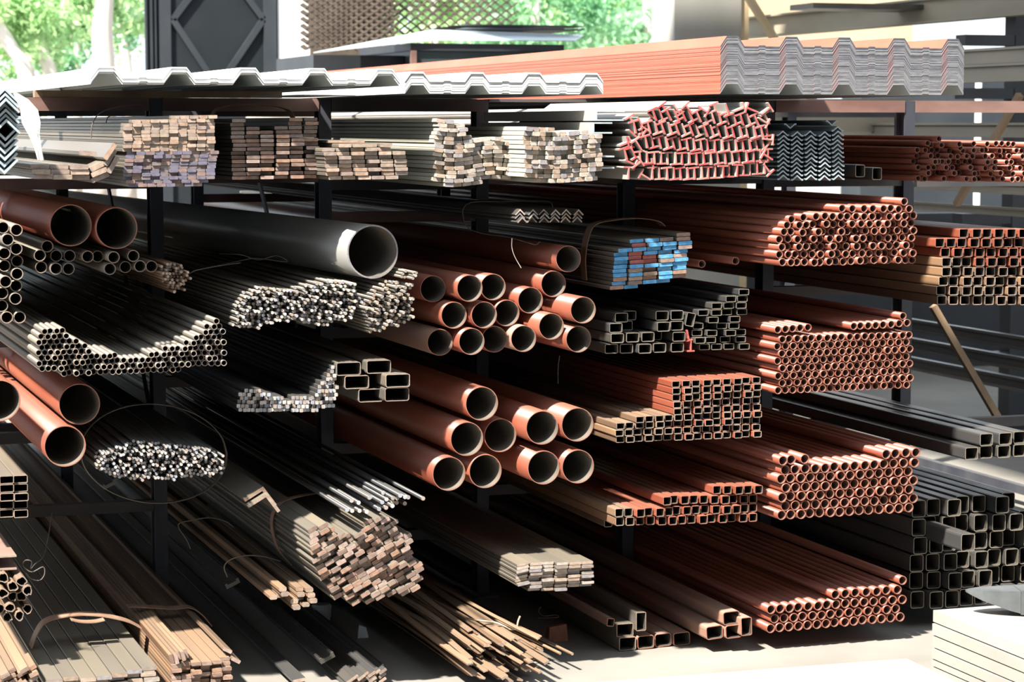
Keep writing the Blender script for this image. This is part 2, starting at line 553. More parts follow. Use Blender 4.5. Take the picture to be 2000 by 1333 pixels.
# ------------------------------------------------------------------ ribbed roofing sheets on the top beams
def ribbed(xs, z0, hgt, top_w, flank, t, L, mats, stiff=True):
    """ribs centred at xs; z0 = underside of the valleys"""
    pl = []
    for i, x in enumerate(xs):
        pl += [(x - top_w / 2 - flank, 0), (x - top_w / 2, hgt), (x + top_w / 2, hgt), (x + top_w / 2 + flank, 0)]
        if i < len(xs) - 1 and stiff:
            c = (x + xs[i + 1]) / 2
            pl += [(c - 0.014, 0), (c - 0.010, 0.0035), (c + 0.010, 0.0035), (c + 0.014, 0)]
    n = len(pl)
    V = []
    for y in (0, L):
        V += [(x, y, z + t) for x, z in pl] + [(x, y, z) for x, z in pl]
    F, fm = [], []
    for i in range(n - 1):
        F.append((i, i + 1, 2 * n + i + 1, 2 * n + i)); fm.append(0)
        F.append((n + i, 3 * n + i, 3 * n + i + 1, n + i + 1)); fm.append(2)
        F.append((i, n + i, n + i + 1, i + 1)); fm.append(1)
        F.append((2 * n + i, 2 * n + i + 1, 3 * n + i + 1, 3 * n + i)); fm.append(1)
    F += [(0, 2 * n, 3 * n, n), (n - 1, 2 * n - 1, 4 * n - 1, 3 * n - 1)]
    fm += [0, 0]
    return mesh_from('ribbed_sheet', V, F, mats, fm)


def sheet_pile(kind, us, v, Y, n, pitch, hgt, tw, fk, L, mats, desc, where, group, yj, xj=0.0008, z0=None):
    xs = [un(u, v - 10, Y).x for u in us]
    x0 = xs[0]
    z0 = un(us[0], v, Y).z if z0 is None else z0
    me = ribbed([x - x0 for x in xs], 0, hgt, tw, fk, pitch * 0.86, L, mats)
    for k in range(n):
        o = link(kind, me, (x0 + rnd.uniform(-xj, xj), Y + rnd.uniform(-yj, yj), z0 + k * pitch))
        if k == 0:
            lab = f'{desc}, lowest of the {where}'
        elif k == n - 1:
            lab = f'{desc}, topmost of the {where}'
        else:
            lab = f'{desc}, {nth(k + 1)} up in the {where}'
        tag(o, lab, 'roofing sheet', group)


ZT = 1.847
sheet_pile('white_roofing_sheet', (815, 932, 1043, 1155), 178, 0.0, 6, 0.0072, 0.026, 0.040, 0.020, 5.2, ['white_sheet', 'white_edge', 'sheet_back'],
           'white ribbed sheet', 'thick white pile beside red sheets', 'white roofing sheets in the thick pile', 0.006, z0=ZT + 0.002)
sheet_pile('white_roofing_sheet', (208, 350, 485, 620, 752), 165, -0.1, 4, 0.0055, 0.031, 0.045, 0.024, 4.6, ['white_sheet', 'white_edge', 'sheet_back'],
           'white ribbed sheet', 'thin white pile above the flat bars', 'white roofing sheets in the thin pile', 0.004, z0=un(450, 166, -0.1).z)
zb_ = un(450, 166, -0.1).z
for yy, lab in ((YP + .005, 'front'), (YR + .005, 'back')):
    tag(link('timber_batten', box_me('timber_batten', [(0, un(735, 170, 0).x - un(185, 170, 0).x, 0, .05, 0, zb_ - ZT - .0005)], 'dark_brown'), (un(185, 170, 0).x - .03, yy, ZT)), f'thin timber batten under the thin white sheet pile, {lab} one', 'batten')
sheet_pile('red_roofing_sheet', (1430, 1545, 1648, 1755, 1860), 185, -0.1, 38, 0.00405, 0.032, 0.040, 0.022, 5.6, ['red_sheet', 'sheet_edge', 'sheet_back'],
           'red ribbed sheet', 'tall grey-edged pile', 'red roofing sheets in the tall pile', 0.0008, z0=ZT + 0.004)
# a loose white offcut lying on the beam between the piles
V = [un(590, 182, 0.6), un(687, 179, 0.3), un(686, 175, 0.3), un(592, 180, 0.6)]
oc = un(640, 182, 0.5)
o = link('sheet_offcut', box_me('sheet_offcut', [(-0.09, 0.09, -0.06, 0.5, 0, 0.003)], 'white_sheet'), (un(640, 182, 0.5).x, 0.55, ZT + 0.0005), (0, 0, 0.1))
tag(o, 'small white sheet offcut poking out above the sunlit rack post', 'sheet offcut')

# ------------------------------------------------------------------ top shelf: flats, tees, angles, tubes


def P(u, v, Y=0):
    return ppm(u, v, Y)


# second bay: small flats, upper stack brown-white, lower stack bluish
s = P(335, 300, -0.1)
b2 = [flat_me('flat_bar', 17.4 / s, 6.7 / s, 6, ('steel_tan', 'end_tan')), flat_me('flat_bar', 17.4 / s, 6.7 / s, 6, ('steel_tan', 'end_violet'))]
cnt = [(8, .7), (9, .3), (10, 0), (10, 0), (10, 0), (10, .1), (10, .1), (10, .2), (10, .3), (10, .4)] + [10] * 8 + [(9, 1), (5, 5.2)]
rows = stack(366, 240, 18, 6.95, cnt, slope=-0.012, warp=None, j=0.06)
rows = [[p + (1 if k < 10 else 0, rnd.uniform(-.007, .007)) if len(p) > 2 else p for p in r] for k, r in enumerate(rows)]
bundle('narrow_flat_bar', 'flat bar', 'small flat bars in the stack left of the binding strap', b2, rows, -0.1,
       ['small brown-ended flat bar', 'small blue-ended flat bar'], 'stack beside wide planks')
# third bay: brown flats with gaps
s = P(540, 300, -0.05)
b3 = [flat_me('flat_bar', 26.6 / s, 6.6 / s, 6, ('steel', 'end_brown'))]
rows = []
for k in range(15):
    v = 352 - 8.0 * k
    us = [467 + rnd.uniform(-3, 1), 494 + rnd.uniform(-1, 1), 521 + rnd.uniform(-1, 1), 550 + rnd.uniform(-1, 2), 579 + rnd.uniform(-1, 1), 608 + rnd.uniform(-1, 2)]
    if k == 12:
        us.pop(2)
    if k == 13:
        us = us[:1] + us[4:]
    if k == 14:
        us = us[:1] + us[4:]
    rows.append([(u, v - 4.2 - 0.02 * (u - 467)) for u in us])
bundle('brown_flat_bar', 'flat bar', 'brown flat bars in the stack left of the sunlit post', b3, rows, -0.05, 'rust-brown flat bar', 'stack under strap arch', yj=0.02)
# tan thick flats
s = P(700, 315, -0.12)
b4 = [flat_me('flat_bar', 25.6 / s, 7.0 / s, 6, ('steel_tan', 'end_tan'))]
rows = stack(352, 643, 27, 7.9, [(5, 0), (6, -.2), (6, -.3), (6, -.3), (6, -.35), (6, -.4), (6, -.5), (5, -.5), (4, .6)], slope=-0.012, j=0.04)
bundle('tan_flat_bar', 'flat bar', 'tan flat bars in front of the sunlit post', b4, rows, -0.12, 'thick tan flat bar', 'stack before sunlit post', yj=0.015)
s = P(715, 275, -0.05)
o = link('flat_plate', solid('flat_plate', [(-0.058, -0.004), (0.058, -0.004), (0.058, 0.004), (-0.058, 0.004)], 5.5, ['steel', 'end_tan']), (un(683, 0, -0.1).x, -0.05, un(683, 279.5, -0.1).z + .004))
tag(o, 'dark wide flat plate lying on top of the tan flats stack', 'flat bar')
# pale flats, two stacks, wavy rows
s = P(930, 310)
b5 = [flat_me('flat_bar', 18.2 / s, 7.4 / s, 6, ('flat_light', 'end_light'))]
wp = lambda u: 4 * sin((u - 845) / 26)
cnt = [(4, 1), (8, 0), (8.0, .1), (8, .2), 8, (8, .1), (8, 0), (8, -.1), (8, 0), (8, -.05), (7, 0), (4, 0), (3, 0.1), (3, .3), (3, .3), (2, .2)]
cnt = [(int(c[0]), c[1]) if isinstance(c, tuple) else c for c in cnt]
rows = stack(362, 848, 19.2, 8.25, cnt, warp=wp, j=0.1)
bundle('pale_flat_bar', 'flat bar', 'pale flat bars right of the sunlit post', b5, rows, 0.0, 'pale sunlit flat bar', 'taller wavy pale stack', yj=0.018)
b6 = [flat_me('flat_bar', 14.0 / s, 8.2 / s, 6, ('flat_light', 'end_light'))]
wp2 = lambda u: 3.0 * sin((u - 1010) / 40) - 2
cnt = [(9, 1.5), 10, 11, 11, 11, 11, 11, 11, 11, (11, .1), (9, 0), (4, .2)]
rows = stack(357, 1024, 13.8, 9.1, cnt, warp=wp2, j=0.12)
bundle('square_edge_flat_bar', 'flat bar', 'small pale bars beside the tee bars', b6, rows, 0.02, 'small pale flat bar', 'low pale stack beside tees', yj=0.018)

# wide planks-like flats at the far left
s = P(130, 320, -0.2)
wf = flat_me('wide_flat_bar', 36 / s, 9.4 / s, 5.5, ('steel_tan', 'end_tan'))
wf2 = flat_me('wide_flat_bar', 36 / s, 9.4 / s, 5.5, ('steel_tan', 'end_tan'))
rows = [[(86, 345), (122, 346), (158, 347)], [(80, 335.5), (118, 336), (156, 336.5)], [(78, 325.5), (116, 326), (154, 326.5)]]
bundle('wide_flat_bar', 'flat bar', 'wide flat bars in the low pile', [wf], rows, -0.2, 'wide pale flat bar', 'low pile beside white cloth', yj=0.01)
for k, (u, v, r, lab) in enumerate([(196, 347, -22, 'lowest'), (195, 336, -22, 'middle'), (193, 325, -25, 'topmost')]):
    ob = bundle('wide_flat_bar', 'flat bar', None, [wf], [(u, v, radians(r))], -0.2, f'wide flat bar tilted at the corner of the pile, {lab} of three', yj=0.01)
for k, (u, v, r, lab) in enumerate([(221, 322, -60, 'lowest'), (217, 308, -58, 'middle'), (213, 296, -56, 'topmost')]):
    ob = bundle('wide_flat_bar', 'flat bar', None, [wf], [(u, v, radians(r))], -0.22, f'wide flat bar standing steeply on edge at pile end, {lab} of three', yj=0.02)
bundle('wide_flat_bar', 'flat bar', None, [wf2], [(172, 300, radians(5))], -0.05, 'broad stained plate lying across the low pile of wide flats', yj=0)

# big angles nested at the far left edge


def angle_loop(a, t, sq=1.0):
    L_ = [(0, 0), (a, 0), (a, t), (t, t), (t, a), (0, a)]
    th = radians(-135)
    return [(x * cos(th) - y * sin(th), (x * sin(th) + y * cos(th)) * sq) for x, y in L_]


s = P(10, 250, -0.3)
ag = solid('large_angle', angle_loop(38 / s, 4.2 / s), 1.4, ['galv', 'galv_end'])
for k in range(7):
    bundle('large_angle', 'steel angle', None, [ag], [(9 + 0.6 * k, 171 + 10.2 * k)], -0.3, f'large bright angle pointing up beside white cloth, {nth(k + 1)} from top', yj=0.02)
for k in range(6):
    bundle('large_angle', 'steel angle', None, [ag], [(12 - 0.5 * k, 276 + 13 * k, pi)], -0.3, f'large bright angle opening upward beside white cloth, {nth(6 - k)} from bottom', yj=0.02)

# white torn cloth strip hung over the angles
cl = [(30, 182, -0.32), (44, 195, -0.36), (57, 215, -0.36), (61, 240, -0.36), (66, 262, -0.36), (73, 285, -0.36), (80, 313, -0.36)]
wd = [8, 24, 34, 36, 22, 14, 12]
V, F = [], []
o0 = un(*cl[0])
for (u, v, Y), w in zip(cl, wd):
    for a in (0, .25, .5, .75, 1):
        V.append(un(u - w / 2 + w * a, v, Y + 0.004 * sin(a * 9 + v)) - o0)
n = len(V)
V += [p + Vector((0, 0.004, 0)) for p in V]
for i in range(6):
    for j in range(4):
        q = (5 * i + j, 5 * i + j + 1, 5 * i + j + 6, 5 * i + j + 5)
        F += [q, tuple(n + x for x in reversed(q))]
for i in range(6):
    for j in (0, 4):
        F.append((5 * i + j, 5 * i + 5 + j, n + 5 * i + 5 + j, n + 5 * i + j))
for j in range(4):
    for i in (0, 6):
        F.append((5 * i + j, 5 * i + j + 1, n + 5 * i + j + 1, n + 5 * i + j))
me = mesh_from('torn_cloth', V, F, ['cloth'])
tag(link('torn_cloth', me, o0), 'torn white cloth strip hanging over the large angles', 'cloth')

# tee bars
s = P(1360, 280, -0.03)
FLW, STM, TT = 21.5 / s, 25 / s, 3.2 / s
tl = [(-FLW / 2, STM / 2), (FLW / 2, STM / 2), (FLW / 2, STM / 2 - TT), (TT / 2, STM / 2 - TT), (TT / 2, -STM / 2), (-TT / 2, -STM / 2), (-TT / 2, STM / 2 - TT), (-FLW / 2, STM / 2 - TT)]
tee = solid('tee_bar', tl, 6, ['tee', 'tee_end'])
pts = []
for v, u0, u1, ro in ((336, 1275, 1494, -3), (308, 1250, 1500, -6), (280, 1262, 1492, -12), (253, 1240, 1488, -20), (229, 1278, 1478, -24)):
    n = int((u1 - u0) / 12.6)
    for i in range(n):
        f = i / max(1, n - 1)
        r = radians(ro + 4 * sin(f * 7 + v))
        u = u0 + (u1 - u0) * f
        vv = v + 5 * sin(f * 3.2 + v * 0.02) - (6 * f if v > 300 else 0)
        pts.append((u, vv, r + (pi if i % 2 else 0) + radians(rnd.uniform(-2, 2))))
for u, v, r in ((1228, 338, 2), (1243, 322, 55), (1232, 318, 115), (1221, 300, -18), (1238, 298, 150), (1212, 281, 70), (1228, 279, 165), (1246, 283, -35), (1258, 262, 30),
                (1210, 258, -75), (1224, 250, 160), (1238, 262, 130), (1236, 238, -30), (1252, 240, 150), (1268, 236, 35), (1300, 214, -35), (1322, 212, 145), (1345, 208, -40),
                (1372, 211, 120), (1398, 208, -20), (1420, 212, 160), (1445, 212, 70), (1468, 210, -70), (1496, 216, 55), (1490, 236, 120), (1508, 232, -30), (1506, 255, 170), (1500, 272, 95),
                (1512, 285, 40), (1506, 306, -60), (1503, 330, 140), (1262, 345, -60), (1265, 322, 80)):
    if u < 1236 and v < 266:
        continue
    pts.append((min(1499, max(1223, u)), max(v, 214), radians(r)))
short_tee = solid('tee_bar', tl, 1.1, ['tee', 'tee_end'])
pts = [(p[0], p[1], p[2], 1 if p[0] < 1266 or p[0] > 1474 or p[1] < 222 else 0) for p in pts]
bundle('tee_bar', 'tee bar', 'red-ended tee bars in the jumbled heap', [tee, short_tee], pts, -0.1, 'grey tee bar with red-painted end in the jumbled heap beside galvanized angles', yj=0.006, fit=False)

# pale grey channels running back beside the tees
def channel(w, h, t):
    return [(-w / 2, -h / 2), (w / 2, -h / 2), (w / 2, -h / 2 + t), (-w / 2 + t, -h / 2 + t), (-w / 2 + t, h / 2 - t), (w / 2, h / 2 - t), (w / 2, h / 2), (-w / 2, h / 2)]


s = P(1190, 250)
for u, v, w, h, Y, lab in ((1177, 250, 40, 22, -0.08, 'pale grey channel between pale flats and tee heap, upper one'), (1184, 317, 34, 25, -0.08, 'pale grey channel between pale flats and tee heap, lower one'),
                           (1192, 226, 60, 20, -0.08, 'pale grey channel lying over the back of the tee heap')):
    me = solid('channel', channel(w / s, h / s, 3 / s), 1.15, ['tee', 'galv_end'])
    tag(link('steel_channel', me, un(u, v, Y)), lab, 'steel channel')

# galvanized bulb angles, five columns
s = P(1585, 300)


def multi_solid(name, loops, L, mats):
    V, F, fm = [], [], []
    for lo in loops:
        b, n = len(V), len(lo)
        V += [(x, 0, z) for x, z in lo] + [(x, L, z) for x, z in lo]
        for i in range(n):
            j = (i + 1) % n
            F.append((b + i, b + j, b + n + j, b + n + i)); fm.append(0)
        F += [tuple(b + i for i in range(n - 1, -1, -1)), tuple(b + n + i for i in range(n))]
        fm += [1, 1]
    return mesh_from(name, V, F, mats, fm)


hw = 11.6 / s
ga = multi_solid('galvanized_angle', [[(x, z) for x, z in angle_loop(hw * 1.414, 2.5 / s, 0.82)]] + [[(sx * hw * 0.98 + 1.9 / s * cos(a * pi / 3), -hw * 0.80 + 1.9 / s * sin(a * pi / 3)) for a in range(6)] for sx in (-1, 1)], 5.5, ['galv', 'galv_end'])
rows = []
for k in range(12):
    us = [1530, 1557, 1584, 1611, 1637]
    if k == 11:
        us = [1637]
    rows.append([(u + rnd.uniform(-.5, .5), 341 - 8.6 * k + (1.2 if i % 2 else 0)) for i, u in enumerate(us)])
bundle('galvanized_angle', 'galvanized angle', 'galvanized angles in the nested stack', [ga], rows, 0.0, 'grey galvanized angle', 'nested zigzag stack', yj=0.004)
for u, lab in ((1538, 'near the tee bars'), (1618, 'near the square tubes')):
    bundle('galvanized_angle', 'galvanized angle', None, [ga], [(u + 6, 252, pi)] if u < 1600 else [(u + 6, 246, pi)], 0.02, f'upturned galvanized angle on top of the zigzag stack, {lab}', yj=0.01)

# two square tubes on the top shelf
s = P(1690, 335)
q = rtube_me('square_tube', 21 / s, 24.5 / s, 2 / s, 5.5, ('steel', 'end_dark', 'inner_dark'))
bundle('square_tube', 'square tube', None, [q], [(1680, 334)], 0.03, 'dark square tube next to the galvanized angles on top shelf', yj=0)
bundle('square_tube', 'square tube', None, [q], [(1713, 339.5)], 0.03, 'dark square tube second from the galvanized angles on top shelf', yj=0)

# narrow red tubes, last bay of the top shelf
s = P(1890, 320, 0.13)
R = 5.7 / s
rows = [row(349, 1799, 2004, 17, 350, .6), row(338, 1806, 1998, 16, 339, .8), row(327, 1798, 2004, 17, 328, .8), row(316, 1800, 2004, 17, 317, .8), row(305, 1802, 2004, 16, 306, .8),
        row(293.5, 1798, 2004, 14, 294.5, 1.2), [(1815, 280), (1825, 283), (1841, 284), (1862, 282), (1870, 290)] + row(281, 1917, 2004, 7, 282, 1), [(1833, 271)]]
nt_ = tube_me('red_tube', R, R * 0.24, 6)
bundle('narrow_red_tube', 'red tube', 'narrow red tubes on the top shelf', [nt_], rows, 0.13, 'narrow red tube', 'topmost red bundle', yj=0.06, R=R)

# ------------------------------------------------------------------ shelf of the big pipes
PIPE = ('steel', 'end_dark', 'pipe_in')
RP = ('red', 'red_end', 'pipe_in')
s = P(730, 498)
o = link('large_steel_pipe', hollow('large_steel_pipe', circ(52.5 / s, 56), circ(49.5 / s, 56), 5.2, ['pipe_steel', 'end_light', 'pipe_in'], True), un(728, 492, -0.02), (0, 0, radians(4.7)))
tag(o, 'large bare steel pipe lying on the thin rods', 'steel pipe')


def pipes(kind, cat, data, Y, rp, t, mats, group, labels, L=6, n=40, yj=0.02):
    s = P(data[0][0], data[0][1], Y)
    me = tube_me(kind, rp / s, t / s, L, mats, n)
    Q = relax([(un(d[0], d[1], Y + (d[2] if len(d) > 2 else 0)).x, un(d[0], d[1], Y + (d[2] if len(d) > 2 else 0)).z) for d in data], 2 * rp / s * 1.004)
    for (d, q, lab) in zip(data, Q, labels):
        dy = d[2] if len(d) > 2 else rnd.uniform(-yj, yj)
        mt = d[3] if len(d) > 3 else None
        m2 = me
        if mt:
            m2 = me.copy()
            m2.materials[0] = M[mt]
        o = link(kind, m2, (q[0], Y + dy, q[1]))
        tag(o, lab, cat, group)


pipes('red_pipe', 'red pipe', [(140, 441), (228, 446)], -0.02, 41, 2.6, RP, 'red pipes on the small tan tubes',
      ['large red pipe on the small tubes, farther from the rack post', 'large red pipe on the small tubes, next to the rack post'])
data = [(82, 523), (109, 525), (135, 526), (213, 525), (245, 522, .03), (273, 520), (297, 521), (79, 499), (110, 500, .04), (136, 500, .05), (176, 502), (190, 501, .05), (220, 503, -.03), (260, 500), (92, 482, .02)]
lab = [f'small tan tube, {nth(i + 1)} from left in lower row beneath two large red pipes' for i in range(7)] + [f'small tan tube, {nth(i + 1)} from left in upper row beneath large red pipes' for i in range(7)] + ['small tan tube wedged on top of its pile against the large red pipe']
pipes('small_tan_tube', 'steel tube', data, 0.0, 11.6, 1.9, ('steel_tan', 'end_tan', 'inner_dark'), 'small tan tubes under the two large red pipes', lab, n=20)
data = [(13, 620), (38, 620), (4, 598), (29, 583), (4, 573), (32, 559), (10, 550), (33, 535), (10, 520), (35, 511), (8, 495), (31, 486), (14, 468), (31, 449), (7, 445)]
lab = [f'small tan tube in the tall column at picture edge, {nth(i + 1)} from the bottom' for i in range(15)]
pipes('small_tan_tube', 'steel tube', data, 0.0, 11.6, 1.9, ('steel_tan', 'end_tan', 'inner_dark'), 'small tan tubes in the tall column', lab, n=20)


def rods(kind, poly, Y, r, mats, desc, group, jit=0.5, yj=0.04, n=7, L=5.5, cap=300, rot=0.1, yaw=0.0, lim=300):
    s = P(poly[0][0], poly[0][1], Y)
    me = solid(kind, circ(r * 0.87 / s, n), L, mats, True)
    p = hexfill(poly, r, jit, rot)
    ps = p[:]
    rnd.shuffle(ps)
    keep = ps[:lim]
    for _ in range(4):
        W = relax([(un(u, v, Y).x, un(u, v, Y).z) for u, v in ps], 2 * r / s * 0.96, 80)
        sh = fit_bay(list(W[:, 0]), r / s)
        if abs(sh) < 5e-4:
            break
        Y += 1.03 * sh / (W[:, 0].mean() / (Y + 7.1))
    for k, q in enumerate(W[:lim]):
        o = link(kind, me, (q[0], Y + rnd.uniform(-yj, yj), q[1]), (0, 0, yaw))
        tag(o, desc, 'round rod', group)
    rest = W[lim:]
    if len(rest):
        V, F, fm = [], [], []
        lo = circ(r * 0.87 / s, n)
        for q in rest:
            b = len(V)
            y0 = rnd.uniform(-yj, yj)
            V += [(q[0] + x, Y + y0, q[1] + z) for x, z in lo] + [(q[0] + x, Y + y0 + L, q[1] + z) for x, z in lo]
            for i in range(n):
                j = (i + 1) % n
                F.append((b + i, b + j, b + n + j, b + n + i)); fm.append(0)
            F += [tuple(b + i for i in range(n - 1, -1, -1)), tuple(b + n + i for i in range(n))]
            fm += [1, 1]
        tag(link('rod_remainder', mesh_from('rod_remainder', V, F, list(mats), fm)), desc.replace(' in the', ' among the others in the'), 'round rods', None, 'stuff')


rods('bright_round_rod', [(455, 636), (458, 600), (472, 576), (500, 558), (560, 568), (640, 548), (690, 553), (704, 585), (692, 618), (640, 636), (560, 626), (500, 641)], 0.0, 3.75,
     ['steel_tan', 'end_bright'], 'thin bright-ended rod in the wide bundle in front of the large steel pipe', 'thin rods in the wide bundle')
rods('tan_round_rod', [(710, 600), (733, 563), (760, 552), (803, 552), (806, 600), (800, 626), (770, 636), (740, 646), (728, 655), (717, 628)], 0.0, 3.9,
     ['steel_tan', 'end_light'], 'thin dull rod in the bundle beneath the mouth of the large steel pipe', 'thin rods under the pipe mouth', yj=0.06)
rods('brown_round_rod', [(310, 520), (340, 512), (364, 525), (372, 545), (360, 568), (335, 572), (318, 545)], -0.02, 3.3,
     ['rust', 'end_tan'], 'thin brown rod in the tied bundle touching the rack post', 'brown rods beside the rack post', yj=0.05)
rods('short_rod', [(781, 541), (786, 532), (804, 527), (812, 536), (796, 546)], -0.03, 3.4, ['steel_tan', 'end_light'], 'loose tan rod lying on top beside the mouth of large steel pipe', 'loose rods beside the pipe mouth', yj=0.06)

# dark angles above the red pipes
s = P(1070, 420)
da = solid('dark_angle', angle_loop(15.2 / s, 2.6 / s), 5.5, ['steel', 'end_light'])
rows = [[(1018 + 22.3 * i + rnd.uniform(-.5, .5), 423 - 7.2 * k + rnd.uniform(-.3, .3)) for i in range(6)] for k in range(3)]
bundle('dark_angle', 'steel angle', 'dark angles above the red pipes', [da], rows, 0.0, 'small dark angle', 'zigzag row above red pipes', yj=0.012)

# fourteen-odd red pipes, third bay
data = [(861, 669, .05, 'red_pale'), (917, 667), (966, 663, .04), (1022, 662, 0, 'red_pale'), (1130, 663, -.07), (890, 617), (943, 615), (990, 612, .05), (1077, 638, -.04), (850, 564, .1), (913, 564, -.02), (963, 561, .06), (1036, 587, .05),
        (1139, 606, -.11), (1081, 555, .05), (1110, 506, 0.0)]
lab = ['pale dusty red pipe, lowest at the outer corner of the medium pipe heap', 'red pipe second from left in bottom row of the medium heap', 'red pipe third from left in bottom row of the medium heap',
       'dusty red pipe fourth from left in bottom row of medium heap', 'red pipe at the bottom of medium heap beside dark rectangular tubes', 'red pipe first from left in second row of the medium heap', 'red pipe second from left in second row of the medium heap',
       'red pipe third from left in second row of the medium heap', 'red pipe fourth from left in second row of the medium heap', 'red pipe touching the thin rods, third row of medium heap',
       'red pipe second from left in third row of the medium heap', 'red pipe third from left in third row of the medium heap', 'red pipe with rag inside, fourth in third row of medium heap',
       'bright red pipe ending beside the dark rectangular tubes, medium heap', 'red pipe second from the top of the medium heap', 'topmost red pipe of the medium heap, next to blue-ended flats']
pipes('red_pipe', 'red pipe', data, 0.0, 26.3, 1.7, RP, None, lab)
# nine bigger red pipes below them
data = [(877, 926, -.03), (948, 921, -.02), (1062, 914, -.06), (1129, 912, -.08), (912, 858, -.02), (977, 851, .03), (1059, 836, -.06), (1128, 830, -.08), (941, 789, 0)]
lab = ['big red pipe first from left in bottom row of lower heap', 'big red pipe second from left in bottom row of lower heap', 'big red pipe third from left in bottom row of lower heap',
       'big red pipe last in bottom row of lower heap, near square tubes', 'big red pipe first from left in middle row of lower heap', 'big red pipe second from left in middle row of lower heap',
       'big red pipe third from left in middle row of lower heap', 'big red pipe last in middle row of lower heap, near square tubes', 'big red pipe alone on top of the lower heap']
pipes('red_pipe', 'red pipe', data, 0.0, 33.4, 2.0, RP, None, lab)
# pipes in the second bay
data = [(155, 790, -.05), (127, 872, -.08), (-1, 783, -.05)]
lab = ['big red pipe end above the other, over the thin rod bundle', 'big red pipe end below the other, beside the thin rod bundle', 'big red pipe cut off by the picture edge']
pipes('red_pipe', 'red pipe', data, -0.02, 40, 2.6, RP, None, lab)

# blue-ended flats, strapped
s = P(1275, 510)
mats_b = ('steel_tan',)
bb = [flat_me('flat', 28.6 / s, 7.2 / s, 6, ('steel_tan', e)) for e in ('blue', 'end_brown', 'redpaint')]
rows = []
for k in range(13):
    n = 6 if 3 < k < 10 else 5
    u0 = 1192 + (3 if k > 8 else 0) + 0.9 * k
    if k == 0:
        n = 2
    if k == 1:
        n = 4
    r_ = []
    ju = rnd.uniform(-3, 3)
    for i in range(5 if k > 1 else n):
        u = u0 + 29.2 * (i + .5) + ju
        if k == 10 and i == 0 or k == 11 and i < 1 or k == 12 and i < 4:
            continue
        c = rnd.choices((0, 1), (0.66, 0.34))[0]
        if i in (1, 2) and 6 <= k <= 10 and rnd.random() < 0.55:
            c = 2
        r_.append((u, 563 - 8.05 * k - 0.055 * (u - 1192), radians(-3.2), c, rnd.uniform(-.012, .012)))
    rows.append(r_)
bundle('painted_end_flat_bar', 'flat bar', 'painted-end flat bars in the strapped stack', bb, rows, 0.0, ['blue-ended flat bar', 'bare-ended flat bar', 'red-ended flat bar'], 'strapped stack')

# dark rectangular tubes, two stacks
s = P(1300, 650)
ra = rtube_me('rect_tube', 27 / s, 18.6 / s, 1.7 / s, 6, ('steel', 'end_dark', 'inner_dark'))
rows = [[(1195, 682), (1226, 682), (1257, 681), (1289, 680), (1323, 679)], [(1203, 660.5), (1237, 660), (1267, 659), (1293.5, 658.5, 0, 0, .06), (1325, 658)], [(1203, 641), (1238.5, 640, 0, 0, .07), (1293, 638), (1323, 637)], [(1217, 621.5), (1245.5, 620, 0, 0, .07), (1296, 617.5), (1325, 616.5)]]
bundle('dark_rectangular_tube', 'rectangular tube', 'larger dark rectangular tubes', [ra], rows, 0.0, 'larger dark rectangular tube', 'beside red pipes', yj=0.015)
rb = rtube_me('rect_tube', 22 / s, 12 / s, 1.4 / s, 6, ('steel', 'end_dark', 'inner_dark'))
rows = [[(1375, 678), (1400, 678), (1425, 677.5), (1452, 677)], [(1364, 664.8), (1388, 664.5), (1420, 664), (1447.5, 663.5)], [(1364, 651.3), (1390.5, 651), (1425, 650.5), (1450, 650)], [(1367, 638), (1389.5, 638, 0, 0, .08), (1412, 637.5), (1435, 637)],
        [(1391, 625), (1413.5, 625, 0, 0, .09), (1436, 624)], [(1375, 611.5), (1399, 611), (1423, 610.5), (1452, 610)], [(1401, 598), (1425, 597.5), (1448, 597)], [(1428, 584.5), (1451, 584)], [(1453, 571)]]
bundle('slim_rectangular_tube', 'rectangular tube', 'slim dark rectangular tubes', [rb], rows, 0.0, 'slim dark rectangular tube', 'stepped stack', yj=0.015)
bundle('dark_rectangular_tube', 'rectangular tube', None, [ra], [(1348.5, 624.5, radians(102))], 0.0, 'dark rectangular tube standing tilted between the two dark tube stacks', yj=0)
tee2 = solid('tee_bar', [(x * .7, z * .9) for x, z in tl], 5.5, ['redpaint', 'redpaint'])
bundle('tee_bar', 'tee bar', None, [tee2], [(1350, 676.5, pi)], 0.0, 'red tee bar standing upright between the dark tube stacks', yj=0)
bundle('tee_bar', 'tee bar', None, [tee2], [(1344.5, 656, radians(168))], 0.0, 'red tee bar tilted between the dark tube stacks', yj=0)

# red tubes, sixth bay, from the top
s = P(1650, 460)
R = 7.55 / s
t1 = tube_me('red_tube', R, R * 0.22, 6)
rows = [row(512, 1526, 1784, 18, 507, 1), row(497, 1523, 1780, 17, 493, 1.2), row(482.5, 1526, 1783, 17, 479, 1.2), row(468, 1525, 1782, 17, 465, 1.2), row(453.5, 1531, 1784, 17, 450.5, 1.2), row(439.5, 1540, 1783, 15, 437, 1.2),
        [(1550, 432), (1571, 428)] + row(424.5, 1593, 1784, 13, 422.5, 1), [(1648, 407.5), (1666, 408), (1690, 408), (1706, 408), (1724, 408), (1741, 407), (1758, 409), (1774, 409)], [(1765, 394)]]
bundle('red_tube', 'red tube', 'red tubes in the uppermost wide bundle', [t1], rows, 0.0, 'red tube', 'bundle below galvanized angles', yj=0.016, R=R)
bundle('red_tube', 'red tube', None, [t1], [(1371, 516)], 0.05, 'single red tube beside the blue-ended flats', yj=0)
bundle('red_tube', 'red tube', None, [t1], [(1437, 510)], 0.05, 'single red tube between blue-ended flats and the wide red bundle', yj=0)
